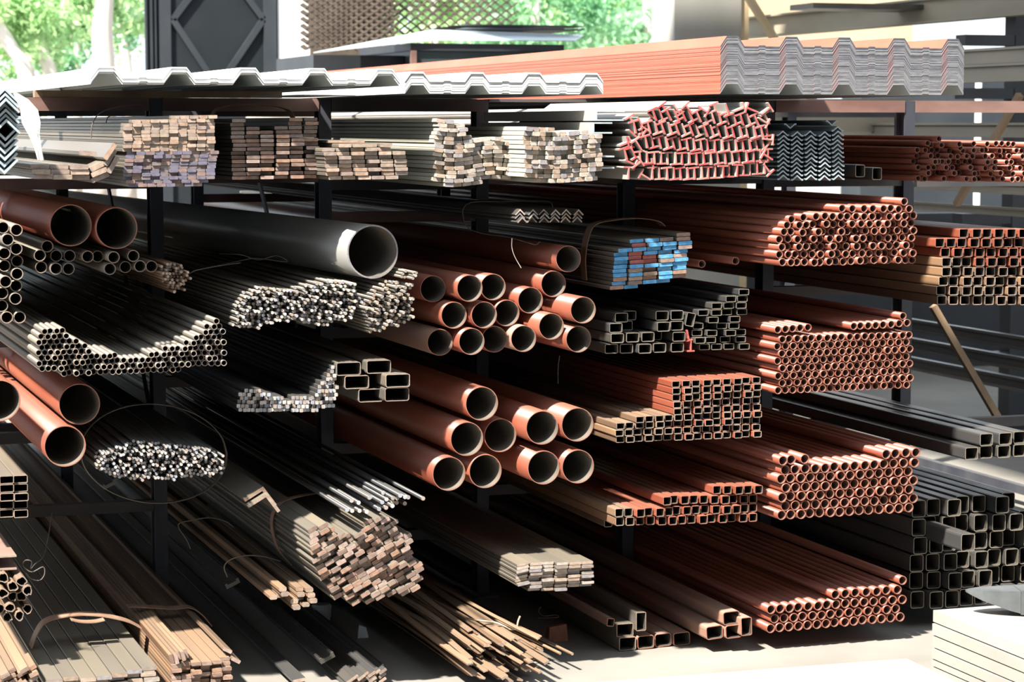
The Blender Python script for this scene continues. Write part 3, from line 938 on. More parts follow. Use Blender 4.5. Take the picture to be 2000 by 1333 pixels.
# second
s = P(1650, 700)
R = 7.35 / s
t2 = tube_me('red_tube', R, R * 0.22, 6)
rows = []
for k in range(8):
    o_ = 7.4 if k % 2 else 0
    rows.append(row(763 - 13.6 * k - 0.7 * k, 1520 + o_, 1770 + o_, 18, 752 - 13.9 * k, .5))
rows.append(row(644.5, 1520, 1579, 5, 640) + [(1667, 637.5), (1682, 637), (1696, 636.5), (1711, 636), (1726, 635), (1741, 634), (1756, 632), (1772, 631)])
rows.append([(1765, 618)])
bundle('red_round_tube', 'red tube', 'red tubes in the second wide bundle down', [t2], rows, 0.0, 'red tube', 'middle bundle with notched top', yj=0.005, R=R)
# third
s = P(1650, 940)
R = 9.35 / s
t3 = tube_me('red_tube', R, R * 0.2, 6)
rows = []
for k in range(6):
    o_ = 9.2 if k % 2 else 0
    rows.append(row(1007 - 17.6 * k, 1526 + o_, 1776 + o_, 14, 992 - 17.6 * k, .5))
rows.append([(1528, 900), (1547, 899), (1572, 897), (1731, 888), (1750, 887), (1770, 885), (1788, 884)])
bundle('wide_red_tube', 'red tube', 'red tubes in the third wide bundle down', [t3], rows, 0.0, 'thick red tube', 'bundle above floor', yj=0.006, R=R)
# fourth, on the floor
Y4 = 0.03
s = P(1640, 1180, Y4)
R = 8.9 / s
t4 = tube_me('red_tube', R, R * 0.2, 6)
rows = [row(1228, 1505, 1758, 15, 1206, .3), row(1210, 1514, 1750, 14, 1190, .4), row(1191, 1505, 1763, 15, 1172, .4), row(1162, 1632, 1753, 7, 1153, .4), [(1762, 1134)]]
bundle('floor_red_tube', 'red tube', 'red tubes on the floor', [t4], rows, Y4, 'red tube', 'bundle on floor', yj=0.005, R=R)

# square tubes, last bay
s = P(1920, 520)
sa = rtube_me('sq', 20.4 / s, 17.8 / s, 1.7 / s, 6, ('rust', 'end_tan', 'inner_dark'))
sb = rtube_me('sq', 20.4 / s, 17.8 / s, 1.7 / s, 6, ('red', 'red_end', 'inner_dark'))
rows = []
for k, (v, u0) in enumerate(((587, 1842), (568.2, 1841), (549.5, 1842), (530.8, 1846), (512, 1846), (493.3, 1847), (474.5, 1836), (456, 1885))):
    n = int((2010 - u0) / 22.3) + 1
    r_ = []
    for i in range(n):
        u = u0 + 22.3 * i
        c = 1 if (k >= 5 or (k == 4 and i > 2)) else 0
        r_.append((u, v, 0, c, rnd.uniform(-.012, .012)))
    rows.append(r_)
bundle('square_tube', 'square tube', 'square tubes in the stack at the rack end', [sa, sb], rows, 0.05, ['rusty square tube', 'red square tube'], 'stack above black tubes')
# black rectangular tubes
s = P(1950, 870)
rc = rtube_me('rect', 28.5 / s, 24.5 / s, 2 / s, 6, ('steel', 'end_dark', 'inner_dark'))
rows = [[(1896, 886), (1927, 884), (1958, 882), (1990, 880)], [(1925, 859), (1961, 857), (1992, 855)]]
bundle('black_rectangular_tube', 'rectangular tube', 'black rectangular tubes at the rack end', [rc], rows, 0.0, 'black rectangular tube', 'pair of rows', yj=0.01)
# big black square tubes on the floor
s = P(1880, 1070, 0.15)
rd = rtube_me('bigsq', 29.5 / s, 33.5 / s, 2 / s, 6, ('steel', 'end_dark', 'inner_dark'))
rows = []
for k in range(6):
    v = 1174 - 35.6 * k
    r_ = []
    for i in range(8):
        u = 1796 + 30.6 * i + (3 if k % 2 else 0)
        if k == 3 and i == 3:
            continue
        if k == 5 and i > 6:
            continue
        r_.append((u, v - 0.07 * (u - 1796), 0, 0, rnd.uniform(-.02, .05)))
    rows.append(r_)
bundle('large_square_tube', 'square tube', 'large black square tubes on the floor', [rd], rows, 0.15, 'large black square tube', 'heap behind anvil')
bundle('large_square_tube', 'square tube', None, [rd], [(1796 + 30.6 * 3 + 3, 1174 - 35.6 * 3 - 6.6)], -0.13, 'large dusty square tube sticking far out of the black heap', yj=0)

# ------------------------------------------------------------------ lower shelves
s = P(260, 690)
t5 = tube_me('thin_tube', 5.75 / s, 1.3 / s, 6, ('steel_tan', 'end_light', 'inner_dark'), 12)
poly = [(75, 728), (76, 655), (84, 648), (104, 648), (112, 640), (126, 648), (148, 668), (176, 680), (186, 694), (270, 696), (300, 690), (340, 676), (372, 664), (388, 650), (400, 634), (420, 626), (436, 628), (440, 706), (435, 714), (330, 724), (220, 731)]
bundle('thin_steel_tube', 'steel tube', 'thin steel tubes in the sagging heap', [t5], hexfill(poly, 5.9, .2, -0.03), 0.0, 'thin bright-ended steel tube in the dished heap above big red pipes', yj=0.02, R=5.75 / s)

rods('steel_round_rod', [(183, 908), (188, 886), (230, 871), (270, 862), (330, 868), (400, 874), (430, 884), (438, 905), (434, 926), (390, 932), (330, 936), (260, 936), (200, 926)], -0.05, 3.6,
     ['steel', 'end_bright'], 'thin steel rod in the bundle inside the loose strap loop', 'thin rods inside the strap loop', yj=0.04)
s = P(560, 770)
sq = solid('square_rod', rrect(7.2 / s, 7.2 / s, 1 / s, 2), 6, ['steel', 'end_bright'])
poly = [(463, 802), (468, 768), (488, 757), (518, 768), (560, 780), (612, 774), (622, 752), (643, 732), (648, 717), (655, 718), (657, 745), (656, 778), (655, 797), (600, 804), (520, 806)]
pp = []
for j in range(14):
    for i in range(30):
        u, v = 462 + 7.75 * (i + 0.5 * (j % 2)), 801 - 7.5 * j
        if inside(poly, u, v):
            pp.append((u, v, radians(rnd.uniform(-3, 3))))
bundle('square_rod', 'square rod', 'square rods in the curled bundle', [sq], pp, 0.0, 'thin bright square rod in the curled bundle against the rectangular tubes', yj=0.02)
s = P(730, 745)
rt_ = rtube_me('rect', 49 / s, 26 / s, 1.8 / s, 6, ('steel_tan', 'end_tan', 'inner_dark'))
for (u, v, Y), lab in zip(((724, 773, 0), (775.5, 771, -.06), (697, 747, .0), (777, 744, -.07), (681, 721, .0), (740, 717, -.02)),
                          ('bottom tan rectangular tube nearer the square rods', 'bottom tan rectangular tube farther from the square rods', 'middle tan rectangular tube touching the square rods',
                           'middle tan rectangular tube set apart over the big red pipes', 'top tan rectangular tube with rounded corners touching square rods', 'top tan rectangular tube nearer the medium red pipes')):
    bundle('tan_rectangular_tube', 'rectangular tube', 'six tan rectangular tubes', [rt_], [(u, v)], Y, lab, yj=0.0)

# small square tubes, fifth bay
s = P(1400, 800)
se = rtube_me('sq', 16.8 / s, 12.4 / s, 1.5 / s, 6, ('red', 'end_tan', 'inner_dark'))
sf = rtube_me('sq', 16.8 / s, 12.4 / s, 1.5 / s, 6, ('rust', 'end_tan', 'inner_dark'))
rows = [row(859, 1211, 1477, 15, 848), row(846, 1208, 1477, 15, 835), row(832.5, 1211, 1478, 15, 822), row(819.5, 1248, 1478, 13, 809)]
for k in range(5):
    rows.append(row(804.5 - 13.2 * k, 1323, 1479, 9, 796 - 13.2 * k))
rows = [[(u + rnd.uniform(-.4, .4), v, 0, 1 if k < 4 and i < 5 else 0, rnd.uniform(-.012, .012)) for i, (u, v) in enumerate(r)] for k, r in enumerate(rows)]
bundle('small_rectangular_tube', 'rectangular tube', 'small rectangular tubes in the stepped stack', [se, sf], rows, 0.0, ['small red rectangular tube', 'small rusty rectangular tube'], 'honeycomb stack')
s = P(1340, 1000)
sg = rtube_me('sq', 17 / s, 16.6 / s, 1.6 / s, 6, ('red', 'red_end', 'inner_dark'))
sh = rtube_me('sq', 17 / s, 16.6 / s, 1.6 / s, 6, ('rust', 'end_tan', 'inner_dark'))
bundle('red_square_tube', 'square tube', None, [sh], [(1188, 1022)], 0.16, 'tan square tube lying apart at the edge of the low wide stack', yj=0)
rows = [row(1020.5, 1213, 1470, 14, 1011), row(1003, 1211, 1474, 15, 993.5), row(978, 1300, 1474, 10, 976), row(958.5, 1403, 1479, 5, 956)]
rows = [[(u, v, 0, 1 if i < 2 and k < 2 else 0, rnd.uniform(-.015, .015)) for i, (u, v) in enumerate(r)] for k, r in enumerate(rows)]
bundle('red_square_tube', 'square tube', 'red square tubes above the floor tubes', [sg, sh], rows, 0.0, ['red square tube', 'tan square tube'], 'low wide stack')

# rods stretching forward under the square rods
pts = [(670, 992), (684, 996), (700, 997), (716, 1000), (691, 981), (703, 984), (720, 972), (732, 990), (732, 976), (745, 981), (750, 990), (760, 985), (755, 976), (757, 968), (765, 972), (767, 981), (773, 964), (776, 974), (779, 985), (783, 967), (790, 970), (797, 972), (796, 987), (822, 972)]
s = P(740, 980)
lr = solid('long_rod', circ(4.1 / s, 10), 6, ['steel', 'end_bright'], True)
dys = [-.1, -.05, -.03, 0, .05, .03, -.02, -.1, .1, -.02, -.05, -.08, 0, .1, -.03, .0, -.1, 0, .05, -.1, .02, .0, .06, -.05]
bundle('long_bright_rod', 'round rod', 'loose bright rods on the low shelf', [lr], [(u, v, 0, 0, dy * .5) for (u, v), dy in zip(pts, dys)], 0.0, 'loose bright rod fanned out on the shelf under the square rods', yj=0, R=4.1 / s)

# tilted bundle of flats
s = P(715, 1090, -0.1)
b7 = [flat_me('flat', 19 / s, 8.0 / s, 6, ('steel_tan', 'end_brown'))]
poly = [(604, 1045), (618, 1026), (640, 1016), (655, 1040), (690, 1045), (715, 1015), (745, 1005), (775, 1018), (800, 1050), (822, 1095), (824, 1115), (820, 1150), (790, 1164), (740, 1170), (690, 1180), (655, 1165), (625, 1120), (610, 1070)]
bundle('sheared_flat_bar', 'flat bar', 'sheared flat bars in the tilted bundle', b7, brickfill(poly, 19.8, 8.5, radians(-27)), -0.1, 'brown sheared flat bar in the big tilted bundle beside the long bright rods', yj=0.025)
# two angles resting on it
s = P(515, 970)
an = solid('angle', angle_loop(48 / s, 7 / s, .9), 5.5, ['steel_tan', 'end_tan'])
bundle('heavy_angle', 'steel angle', None, [an], [(514, 951, radians(12))], -0.02, 'heavy sunlit steel angle above the tilted bundle, upper one', yj=0)
bundle('heavy_angle', 'steel angle', None, [an], [(521, 963, radians(12))], -0.04, 'heavy sunlit steel angle above the tilted bundle, nested lower one', yj=0)
# square bars with lit sides
s = P(580, 1170, -0.05)
sb_ = solid('square_bar', rrect(15 / s, 9.5 / s, 2 / s, 2), 6, ['rust', 'end_tan'])
rows = [[(574, 1183), (598, 1182)], [(536, 1169), (553, 1168), (572, 1173, 0, 0, -.02), (590, 1172), (608, 1171)], [(552, 1157.5), (588, 1162), (605, 1161)], [(548, 1148), (586, 1152), (602, 1151)]]
rows = [[(p[0], p[1]) for p in r] for r in rows]
bundle('rusty_bar', 'steel bar', 'rusty bars in the low bundle beside the tilted flats', [sb_], rows, -0.05, 'rusty sunlit bar', 'low bundle beside tilted flats', yj=0.04)
# thin flats, fourth bay
s = P(1075, 1130)
b8 = [flat_me('flat', 24.6 / s, 5.4 / s, 6, ('steel_tan', 'end_light'))]
rows = []
for k in range(9):
    v = 1156 - 6.3 * k
    r_ = []
    for i in range(6 if 1 < k < 8 else (3 if k == 0 else (5 if k == 1 else 6))):
        u = 1020 + 25.2 * (i + (1 if k < 2 else 0)) + (k % 3 - 1) * 1.2 - 1.5 * k * (0 if k else 0)
        if k == 8 and i > 2 and False:
            continue
        if u > 1150:
            continue
        r_.append((u, v - 3 + 0.02 * (1020 - u), radians(-9) if i == 0 and k > 1 else 0))
    rows.append(r_)
bundle('thin_flat_bar', 'flat bar', 'thin flat bars above the floor strips', b8, rows, -0.02, 'thin pale flat bar', 'low stack beside floor tubes', yj=0.012)

# ------------------------------------------------------------------ on the floor
YF = 0.107
s = P(1300, 1240, YF)
fa = rtube_me('rect', 35 / s, 26 / s, 2 / s, 6, ('red_pale', 'red_end', 'inner_dark'), r=5 / s)
fb = rtube_me('rect', 35 / s, 26 / s, 2 / s, 6, ('steel_tan', 'end_tan', 'inner_dark'), r=2.5 / s)
fc = rtube_me('rect', 21 / s, 37 / s, 2 / s, 6, ('steel_tan', 'end_tan', 'inner_dark'), r=2.5 / s)
fd = rtube_me('rect', 15 / s, 16 / s, 1.8 / s, 6, ('red_pale', 'red_end', 'inner_dark'), r=2.5 / s)
fe = rtube_me('rect', 23 / s, 36 / s, 2 / s, 6, ('red_pale', 'red_end', 'inner_dark'), r=3.5 / s)
for me, u, v, ro, lab in ((fb, 1226, 1260, 0, 'tan rectangular tube at the bottom of the floor group, under another'), (fb, 1223.5, 1233, 0, 'tan rectangular tube stacked on another on the floor'),
                          (fd, 1189, 1214.5, 8, 'small pinkish square tube leaning at the floor group edge'), (fc, 1250.5, 1214, 0, 'tan rectangular tube standing on its narrow side on the floor group'),
                          (fa, 1262.5, 1250.5, -2, 'pinkish rectangular tube lying next to the stacked tan tubes'), (fa, 1299, 1248, -3, 'pinkish rectangular tube in the middle of three on the floor'),
                          (fa, 1334.5, 1245, -3, 'pinkish rectangular tube last of three lying side by side'), (fa, 1397, 1237, -4, 'pinkish rectangular tube lying alone beside the floor pair'),
                          (fa, 1432, 1233.5, -3, 'pinkish rectangular tube carrying another near floor red tubes'), (fa, 1428, 1207.5, -3, 'pinkish rectangular tube on top of another near floor red tubes'),
                          (fe, 1461, 1226, -2, 'pinkish rectangular tube standing upright beside the floor red tubes')):
    YF = (-0.06 if u > 1450 else -.02) if u > 1390 else .107
    w = un(u, v, YF)
    hh = {fa: 13, fb: 13, fc: 18.5, fd: 8, fe: 18}[me] / s
    bundle('floor_rectangular_tube', 'rectangular tube', 'loose rectangular tubes on the floor', [me], [(u, v, radians(ro))], YF, lab, yj=0.02)
for o in bpy.data.objects:
    if o.name.startswith('floor_rectangular_tube'):
        zs = min(v.co.z for v in o.data.vertices)
        if o.location.z + zs < 0.035:
            o.location.z = -zs + 0.003

# long thin strips on the floor, bent and fanned
tops = [(900 + 200 * f, 1230 + 100 * f) for f in (0, .3, .6, 1)]
cnt_ = 0
for k in range(120):
    f = rnd.random()
    g_ = rnd.random()
    u1 = max(918, 890 + 175 * f + rnd.uniform(-25, 25))
    v1 = 1235 + 95 * g_ + 30 * f * 0.4 - (880 + 160 * f - u1) * 0.2
    Y1 = -0.25 + 0.45 * rnd.random() - 0.2 * g_
    p1 = un(u1, v1, Y1)
    if p1.z < 0.01:
        p1.z = 0.01 + rnd.random() * 0.03
    x0 = p1.x
    xo = un(720 + 60 * rnd.random(), 1200, 1.4).x
    L = rnd.uniform(2.8, 4.5)
    pts = []
    for i in range(9):
        t = i / 8
        xx = x0 + (2.14 - x0) * (1 - (1 - t) ** 1.6) * rnd.uniform(0.96, 1.04) * 0.55 + 0.03 * sin(t * 6 + k) * t * (1 - t) * 2
        xx = max(xx, 2.115) if t > .1 else xx
        zz = p1.z * (1 - t * 0.3) + 0.05 * sin(pi * t) * rnd.random() + 0.012
        pts.append(Vector((xx, p1.y + L * t, max(0.012, zz))))
    o0 = pts[0].copy()
    w_, h_ = rnd.uniform(.005, .011), rnd.uniform(.0015, .0035)
    ro = rnd.uniform(-.6, .6)
    prof = [(a * cos(ro) - b * sin(ro), a * sin(ro) + b * cos(ro)) for a, b in ((-w_, -h_), (w_, -h_), (w_, h_), (-w_, h_))]
    me = sweep_me('thin_strip', [p - o0 for p in spline(pts, 3)], prof, 'rust', 'end_tan')
    tag(link('thin_strip', me, o0), 'thin bent rusty strip in the tangled heap on the floor', 'steel strip', 'thin strips in the floor heap')
# wide flats lying with the strips
s = P(900, 1200)
for u, v, Y, w, lab in ((912, 1237, 0.1, 30, 'broad pale flat strip lying on top of the tangled floor strips'), (890, 1222, 0.16, 26, 'second broad pale strip just under the topmost on the tangle'),
                        (990, 1270, -0.1, 36, 'short broad pale plate end among the tangled floor strips'), (1030, 1283, -0.05, 20, 'narrow pale bar at the outer edge of the tangled strips')):
    me = flat_me('flat', w / s, 5 / s, 2.4, ('steel_tan', 'end_tan'))
    tag(link('broad_strip', me, un(u, v, Y), (0, radians(12), radians(3))), lab, 'steel strip')
# two thin bars reaching out over the concrete
for (u, v, Y), lab in zip(((1118, 1300, -0.12), (1094, 1294, -0.1)), ('thin bar reaching farthest over the sunlit concrete', 'thin bar beside the one reaching farthest over the concrete')):
    me = solid('thin_bar', circ(0.005, 6), 3.5, ['rust', 'end_tan'], True)
    w = un(u, v, Y)
    w.z = max(w.z, .06)
    tag(link('thin_bar', me, w, (0, 0, radians(5))), lab, 'steel bar')

# flats on the floor of the second bay
s = P(200, 1310, -0.35)
fw_ = [flat_me('flat', 30 / s, 8 / s, 6, ('steel_tan', 'end_light')), flat_me('flat', 30 / s, 8 / s, 6, ('steel', 'end_dark'))]
Yf = -0.35
rows = [[(112 + 31 * i, 1368 - 0.12 * 31 * i, 0) for i in range(7)], [(105 + 31 * i, 1359 - 0.12 * 31 * i, 0) for i in range(7)], [(110 + 31 * i, 1350 - 0.12 * 31 * i, 0) for i in range(7)], [(104 + 31 * i, 1341 - 0.12 * 31 * i, 0) for i in range(7)],
        [(108 + 31 * i, 1332 - 0.12 * 31 * i, 0, 0, rnd.uniform(-.04, .04)) for i in range(7)]]
rows = [[tuple(list(p)[:3]) for p in r] for r in rows]
bundle('floor_flat_bar', 'flat bar', 'greyish flats strapped on the floor', [fw_[0]], rows, Yf, 'greyish flat bar', 'strapped floor stack', yj=0.03)
s = P(400, 1300, -0.3)
fbm = [flat_me('flat', 19 / s, 7.2 / s, 6, ('rust', 'end_brown'))]
rows = [[(343 + 19.8 * i, 1362 - 7.7 * k - 0.1 * 19.8 * i, 0) for i in range(6)] for k in range(9)]
bundle('rusty_flat_bar', 'flat bar', 'rusty flats strapped on the floor', fbm, rows, -0.3, 'rusty flat bar', 'strapped brown floor stack', yj=0.03)
rows = [(335 + 7.5 * i, 1288 - 2 * i, radians(78)) for i in range(5)] + [(448, 1275, radians(28)), (462, 1292, radians(30))]
bundle('rusty_flat_bar', 'flat bar', 'rusty flats standing on edge', fbm, rows, -0.3, 'rusty flat bar lying askew on top of the strapped brown floor stack', yj=0.03)
s = P(30, 1320, -0.35)
fcm = [flat_me('flat', 18 / s, 8 / s, 6, ('rust', 'end_brown'))]
rows = [(-10 + 18 * i + rnd.uniform(-2, 2), 1338 - 9.5 * k - 3 * i * 0.4, radians(-24 + rnd.uniform(-5, 5))) for k in range(4) for i in range(5) if not (k == 3 and i < 3)]
bundle('brown_bar', 'steel bar', 'brown bars at the corner of the floor', fcm, rows, -0.35, 'brown bar in the small floor pile below the bent rusted tubes', yj=0.04)
# squashed rusted tubes
s = P(30, 1160, -0.2)
cr_ = []
for k in range(3):
    lo = [((10.5 + rnd.uniform(-2.5, 1.5)) / s * cos(a) * 1.05, (10 + rnd.uniform(-3, 1.0)) / s * sin(a)) for a in [2 * pi * i / 14 for i in range(14)]]
    cr_.append(hollow('rusted_tube', lo, [(x * .82, z * .82) for x, z in lo], 5.5, ['rust', 'end_tan', 'inner_dark'], True))
pts = [(8, 1131), (42, 1136), (25, 1146), (52, 1151), (6, 1160), (27, 1169), (44, 1169), (18, 1186), (36, 1200), (56, 1194), (0, 1190), (-14, 1175), (14, 1205)]
bundle('rusted_tube', 'rusted tube', 'dented rusty tubes at the picture edge', cr_, [(u, v, rnd.uniform(0, 6)) for u, v in pts], -0.2, 'dented rusty tube in the heap under the brown channel', yj=0.04)
s = P(10, 1100, -0.1)
o = link('brown_channel', solid('brown_channel', channel(56 / s, 28 / s, 3 / s), 5.5, ['beam', 'end_tan']), un(4, 1101, -0.15), (0, 0, 0))
tag(o, 'brown steel channel lying on the dented rusty tubes', 'steel channel')
# small rectangular tubes at the picture edge
s = P(30, 970)
rr = rtube_me('rect', 27 / s, 15.5 / s, 1.5 / s, 5.5, ('steel_tan', 'end_tan', 'inner_dark'))
rows = [[(13 + 28 * i, 1004 - 16.6 * k) for i in (-1, 0, 1)] for k in range(5)]
bundle('edge_rectangular_tube', 'rectangular tube', 'small rectangular tubes at the picture edge', [rr], rows, -0.05, 'small tan rectangular tube', 'block under red pipe', yj=0.015)

# dark serrated bars and flats running to the floor between the bundles
s = P(715, 1325, -0.1)
fd_ = [flat_me('flat', 17 / s, 6 / s, 6, ('steel', 'end_tan'))]
rows = [(682 + 11 * i, 1328 - 2.6 * i + 9 * k, radians(-32)) for k in range(3) for i in range(7)]
bundle('dark_flat_bar', 'flat bar', 'dark flats with yellowish ends on the floor', fd_, rows, -0.1, 'dark flat bar with yellowish end in the tilted floor pack', yj=0.02)
o = link('dark_flat_bar', flat_me('flat', 26 / s, 7 / s, 6, ('steel', 'end_tan')), un(738, 1305, 0.0), (0, radians(-20), 0))
tag(o, 'dark wide flat bar lying beside the tilted floor pack', 'flat bar')
o = link('dark_flat_bar', flat_me('flat', 26 / s, 7 / s, 6, ('steel', 'end_tan')), un(585, 1330, -0.1), (0, radians(-8), 0))
tag(o, 'lone dark flat bar on the floor beside the rusty floor stack', 'flat bar')
# serrated (toothed) bars: a flat bar with a row of teeth along the upper edges


def toothed(L, w, h, pitch, tw):
    bx = [(-w / 2, w / 2, 0, L, -h / 2, h / 2)]
    n = int(L / pitch)
    for i in range(n):
        for sx in (-1, 1):
            x = sx * (w / 2 - tw / 2)
            bx.append((x - tw / 2, x + tw / 2, i * pitch, i * pitch + pitch * 0.5, h / 2, h / 2 + h * 0.5))
    return box_me('toothed_bar', bx, 'steel')


th = toothed(5.2, 0.05, 0.012, 0.016, 0.009)
for (u, v, Y), lab in zip(((640, 1290, 0.0), (455, 1142, .5), (215, 948, 1.0)), ('toothed dark bar running to the floor under the tilted bundle', 'toothed dark bar passing the foot of the rack post', 'greenish toothed bar behind the strap loop')):
    p = un(u, v, Y)
    p.z = max(p.z, 0.075)
    tag(link('toothed_bar', th, p, (0, radians(-25), 0)), lab, 'toothed bar')



SKIP = {'storage_rack', 'torn_cloth', 'steel_strap', 'strap_loop', 'binding_wire', 'white_roofing_sheet', 'red_roofing_sheet', 'sheet_offcut', 'timber_batten'}
# ------------------------------------------------------------------ the rack: one welded thing
rack = link('storage_rack', None)
rack.location = (PX[0], YP, 0)
tag(rack, 'long dark steel rack of posts and beams carrying all the metal bars', 'rack')


def rpart(name, boxes, m, label=None):
    o = link(name, box_me(name, [(a - PX[0], b - PX[0], c - YP, d - YP, e, f) for a, b, c, d, e, f in boxes], m), parent=rack)
    if label:
        o['label'] = label
    return o


for i, x in enumerate(PX):
    for yy in (YP, YR):
        w, d, t = 0.045, 0.075, 0.007
        rpart('post', [(x - w / 2, x + w / 2, yy, yy + t, 0, 1.845), (x - t / 2, x + t / 2, yy + t, yy + d - t, 0, 1.845),
                       (x - w / 2, x + w / 2, yy + d - t, yy + d, 0, 1.845)], 'post')
    if i == 4:
        rpart('base_plate', [(x - 0.045, x + 0.045, YP - 0.05, YP - .001, 0.0, 0.008)], 'rail')
    # front-to-back tie
    rpart('side_rail', [(x - 0.018, x + 0.018, YP + 0.076, YR - 0.001, 0.06, 0.10)], 'post')
    rpart('side_rail', [(x - 0.018, x + 0.018, YP + 0.076, YR - 0.001, 1.832, 1.845)], 'post')

LEV = [
    [362, 634, 930, 1207], [367, 537, 728, 938, 1100], [352.5, 651.5, 804, 1003, 1173], [357.5, 438, 699, 963, 1162],
    [353, 690, 867, 1030.5], [354, 522, 772, 1017], [356.5, 598, 899, 1196], [360, 600, 900]]
bpy.context.view_layer.update()
BARS = []
for o in list(COL.objects):
    if o.type == 'MESH' and not o.parent and 'category' in o and o.get('kind') != 'structure' and o.name.split('.')[0] not in SKIP:
        ws = [o.matrix_world @ Vector(c) for c in o.bound_box]
        if max(w.y for w in ws) > YR + .1 or max(w.y for w in ws) > YP + .1:
            BARS.append((min(w.x for w in ws), max(w.x for w in ws), min(w.z for w in ws), max(w.z for w in ws)))
for b, lev in enumerate(LEV):
    uc = [-150, 240, 620, 980, 1320, 1650, 1900, 2100][b]
    for k, v in enumerate(lev):
        z = un(uc, v, 0).z
        x0, x1 = PX[b] + 0.023, PX[b + 1] - 0.023
        if b == 1 and k:
            x0 = un((0, 64, 64, 72, 84)[k], v, 0).x
        near = [q for q in BARS if q[0] < x1 and q[1] > x0]
        sit = [q[2] for q in near if z - .045 < q[2] < z + .03]
        if sit:
            z = min(sit) - .0008
        below = [q[3] for q in near if q[2] < z - .005 and q[3] < z + .02]
        h = min(.038, z - max(below) - .001) if below else .038
        if z < 0.05 or h < .006:
            print('NOBEAM', b, v, round(z, 3), round(h, 4))
            continue
        m = 'beam' if (b, k) in ((3, 1), (1, 0), (2, 0), (4, 0)) else 'beam_dark'
        for yy in (YP + 0.012, YR + 0.012):
            rpart('shelf_beam', [(x0, x1, yy, yy + 0.05, z - h, z)], m)
for b in (3,):
    rpart('floor_rail', [(PX[b] + .024, PX[b + 1] - .024, YP - .08, YP + .2, 0, .01)], 'rail')
# short bracket under the strapped blue-ended flats
z = un(1270, 568.5, 0).z - 0.001
for yy in (YP + 0.012, YR + 0.012):
    rpart('bracket_arm', [(PX[4] + 0.023, un(1372, 560, 0).x, yy, yy + 0.05, z - 0.03, z)], 'beam_dark')
# top beams, each bay its own length of channel
for b in range(9):
    m = ['beam', 'beam', 'beam', 'beam_dark', 'beam_dark', 'beam_dark', 'beam', 'beam', 'beam'][b]
    zl = 1.836 if b == 4 else 1.800
    rpart('top_beam', [(PX[b] + 0.0235, PX[b + 1] - 0.0235, YP - 0.004, YP + 0.06, zl, 1.846)], m)
    rpart('top_beam', [(PX[b] + 0.0235, PX[b + 1] - 0.0235, YR, YR + 0.06, zl - .01, 1.846)], 'beam_dark')
# diagonal braces between front and rear posts
for i in (2, 3):
    me = sweep_me('brace', [(PX[i] - PX[0], 0.085, 0.62), (PX[i] - PX[0], 1.2, 1.62)], [(-.004, -.016), (.004, -.016), (.004, .016), (-.004, .016)], 'post')
    link('brace', me, parent=rack)


# ------------------------------------------------------------------ straps and wires
wire('steel_strap', [(1146, 548, .2), (1144, 505, .2), (1150, 466, .2), (1163, 440, .2), (1198, 431, .2), (1245, 427, .2), (1285, 432, .2), (1300, 442, .2)], 0.0015, 'strap', 'rusty flat strap wrapped round the blue-ended flats', 'strap', ribbon=0.05)
a = [2 * pi * i / 20 for i in range(21)]
wire('strap_loop', [(301 + 143 * cos(t) - 8 * sin(t), 887 - 97 * sin(t), 0.25 + 0.12 * cos(t)) for t in a], 0.0012, 'wire', 'loose dark strap loop standing round the thin rod bundle', 'strap', k=3, ribbon=0.02)
wire('steel_strap', [(640, 962, .3), (600, 968, .3), (556, 980, .3), (536, 1002, .3), (533, 1035, .3), (545, 1075, .3), (570, 1105, .3)], 0.0015, 'strap', 'dark strap curving down the side of the tilted flats', 'strap', ribbon=0.03)
wire('steel_strap', [(62, 1268, .05), (72, 1242, .05), (88, 1219, .05), (118, 1208, .05), (160, 1203, .05), (205, 1206, .05), (250, 1216, .05), (277, 1229, .05)], 0.0015, 'strap', 'broad brown strap arched over the greyish floor flats', 'strap', ribbon=0.06)
wire('steel_strap', [(140, 1213, .0), (160, 1217, .0), (185, 1217, .0), (205, 1213, .0)], 0.0015, 'strap', 'short strap tail under the broad brown strap', 'strap', ribbon=0.04)
wire('steel_strap', [(252, 1187, .3), (270, 1187, .3), (300, 1189, .3), (340, 1191, .3), (372, 1189, .3), (395, 1202, .3), (414, 1224, .3)], 0.0015, 'strap', 'brown strap across the rusty floor flats', 'strap', ribbon=0.05)
wire('steel_strap', [(415, 232, .6), (425, 215, .6), (445, 207, .6), (482, 204, .6), (530, 206, .6), (565, 214, .6), (576, 230, .6)], 0.0015, 'strap', 'dark arched strap over the rust-brown flats', 'strap', ribbon=0.06)
wire('binding_wire', [(1080, 405, .05), (1074, 395, .1), (1050, 393, .2), (985, 394, .3), (925, 395, .35), (906, 406, .35), (905, 425, .35), (915, 446, .35), (945, 457, .3), (990, 463, .2), (1030, 474, .1), (1046, 478, .1), (1055, 472, .1)], 0.0016, 'wire', 'loose wire looping under the dark angles', 'wire')
wire('binding_wire', [(1000, 466, .05), (1000, 485, .02), (1006, 503, 0), (1018, 524, -.03)], 0.0014, 'wire', 'short wire end hanging over the topmost red pipe', 'wire')
wire('binding_wire', [(102, 1002, .3), (96, 1040, .2), (86, 1085, .1), (68, 1103, 0), (60, 1112, -.1), (62, 1098, -.15), (50, 1095, -.15), (45, 1106, -.1), (62, 1118, -.1), (84, 1108, -.1), (87, 1122, -.1), (78, 1134, -.1), (62, 1132, -.1), (50, 1120, -.1)], 0.0016, 'wire', 'tangled wire hanging above the dented rusty tubes', 'wire', k=4)
wire('binding_wire', [(372, 1073, .4), (365, 1056, .4), (348, 1026, .4), (375, 1017, .4), (410, 1012, .4), (440, 1019, .4), (456, 1030, .4)], 0.0016, 'wire', 'bent wire sticking up beside the foot of the rack post', 'wire')
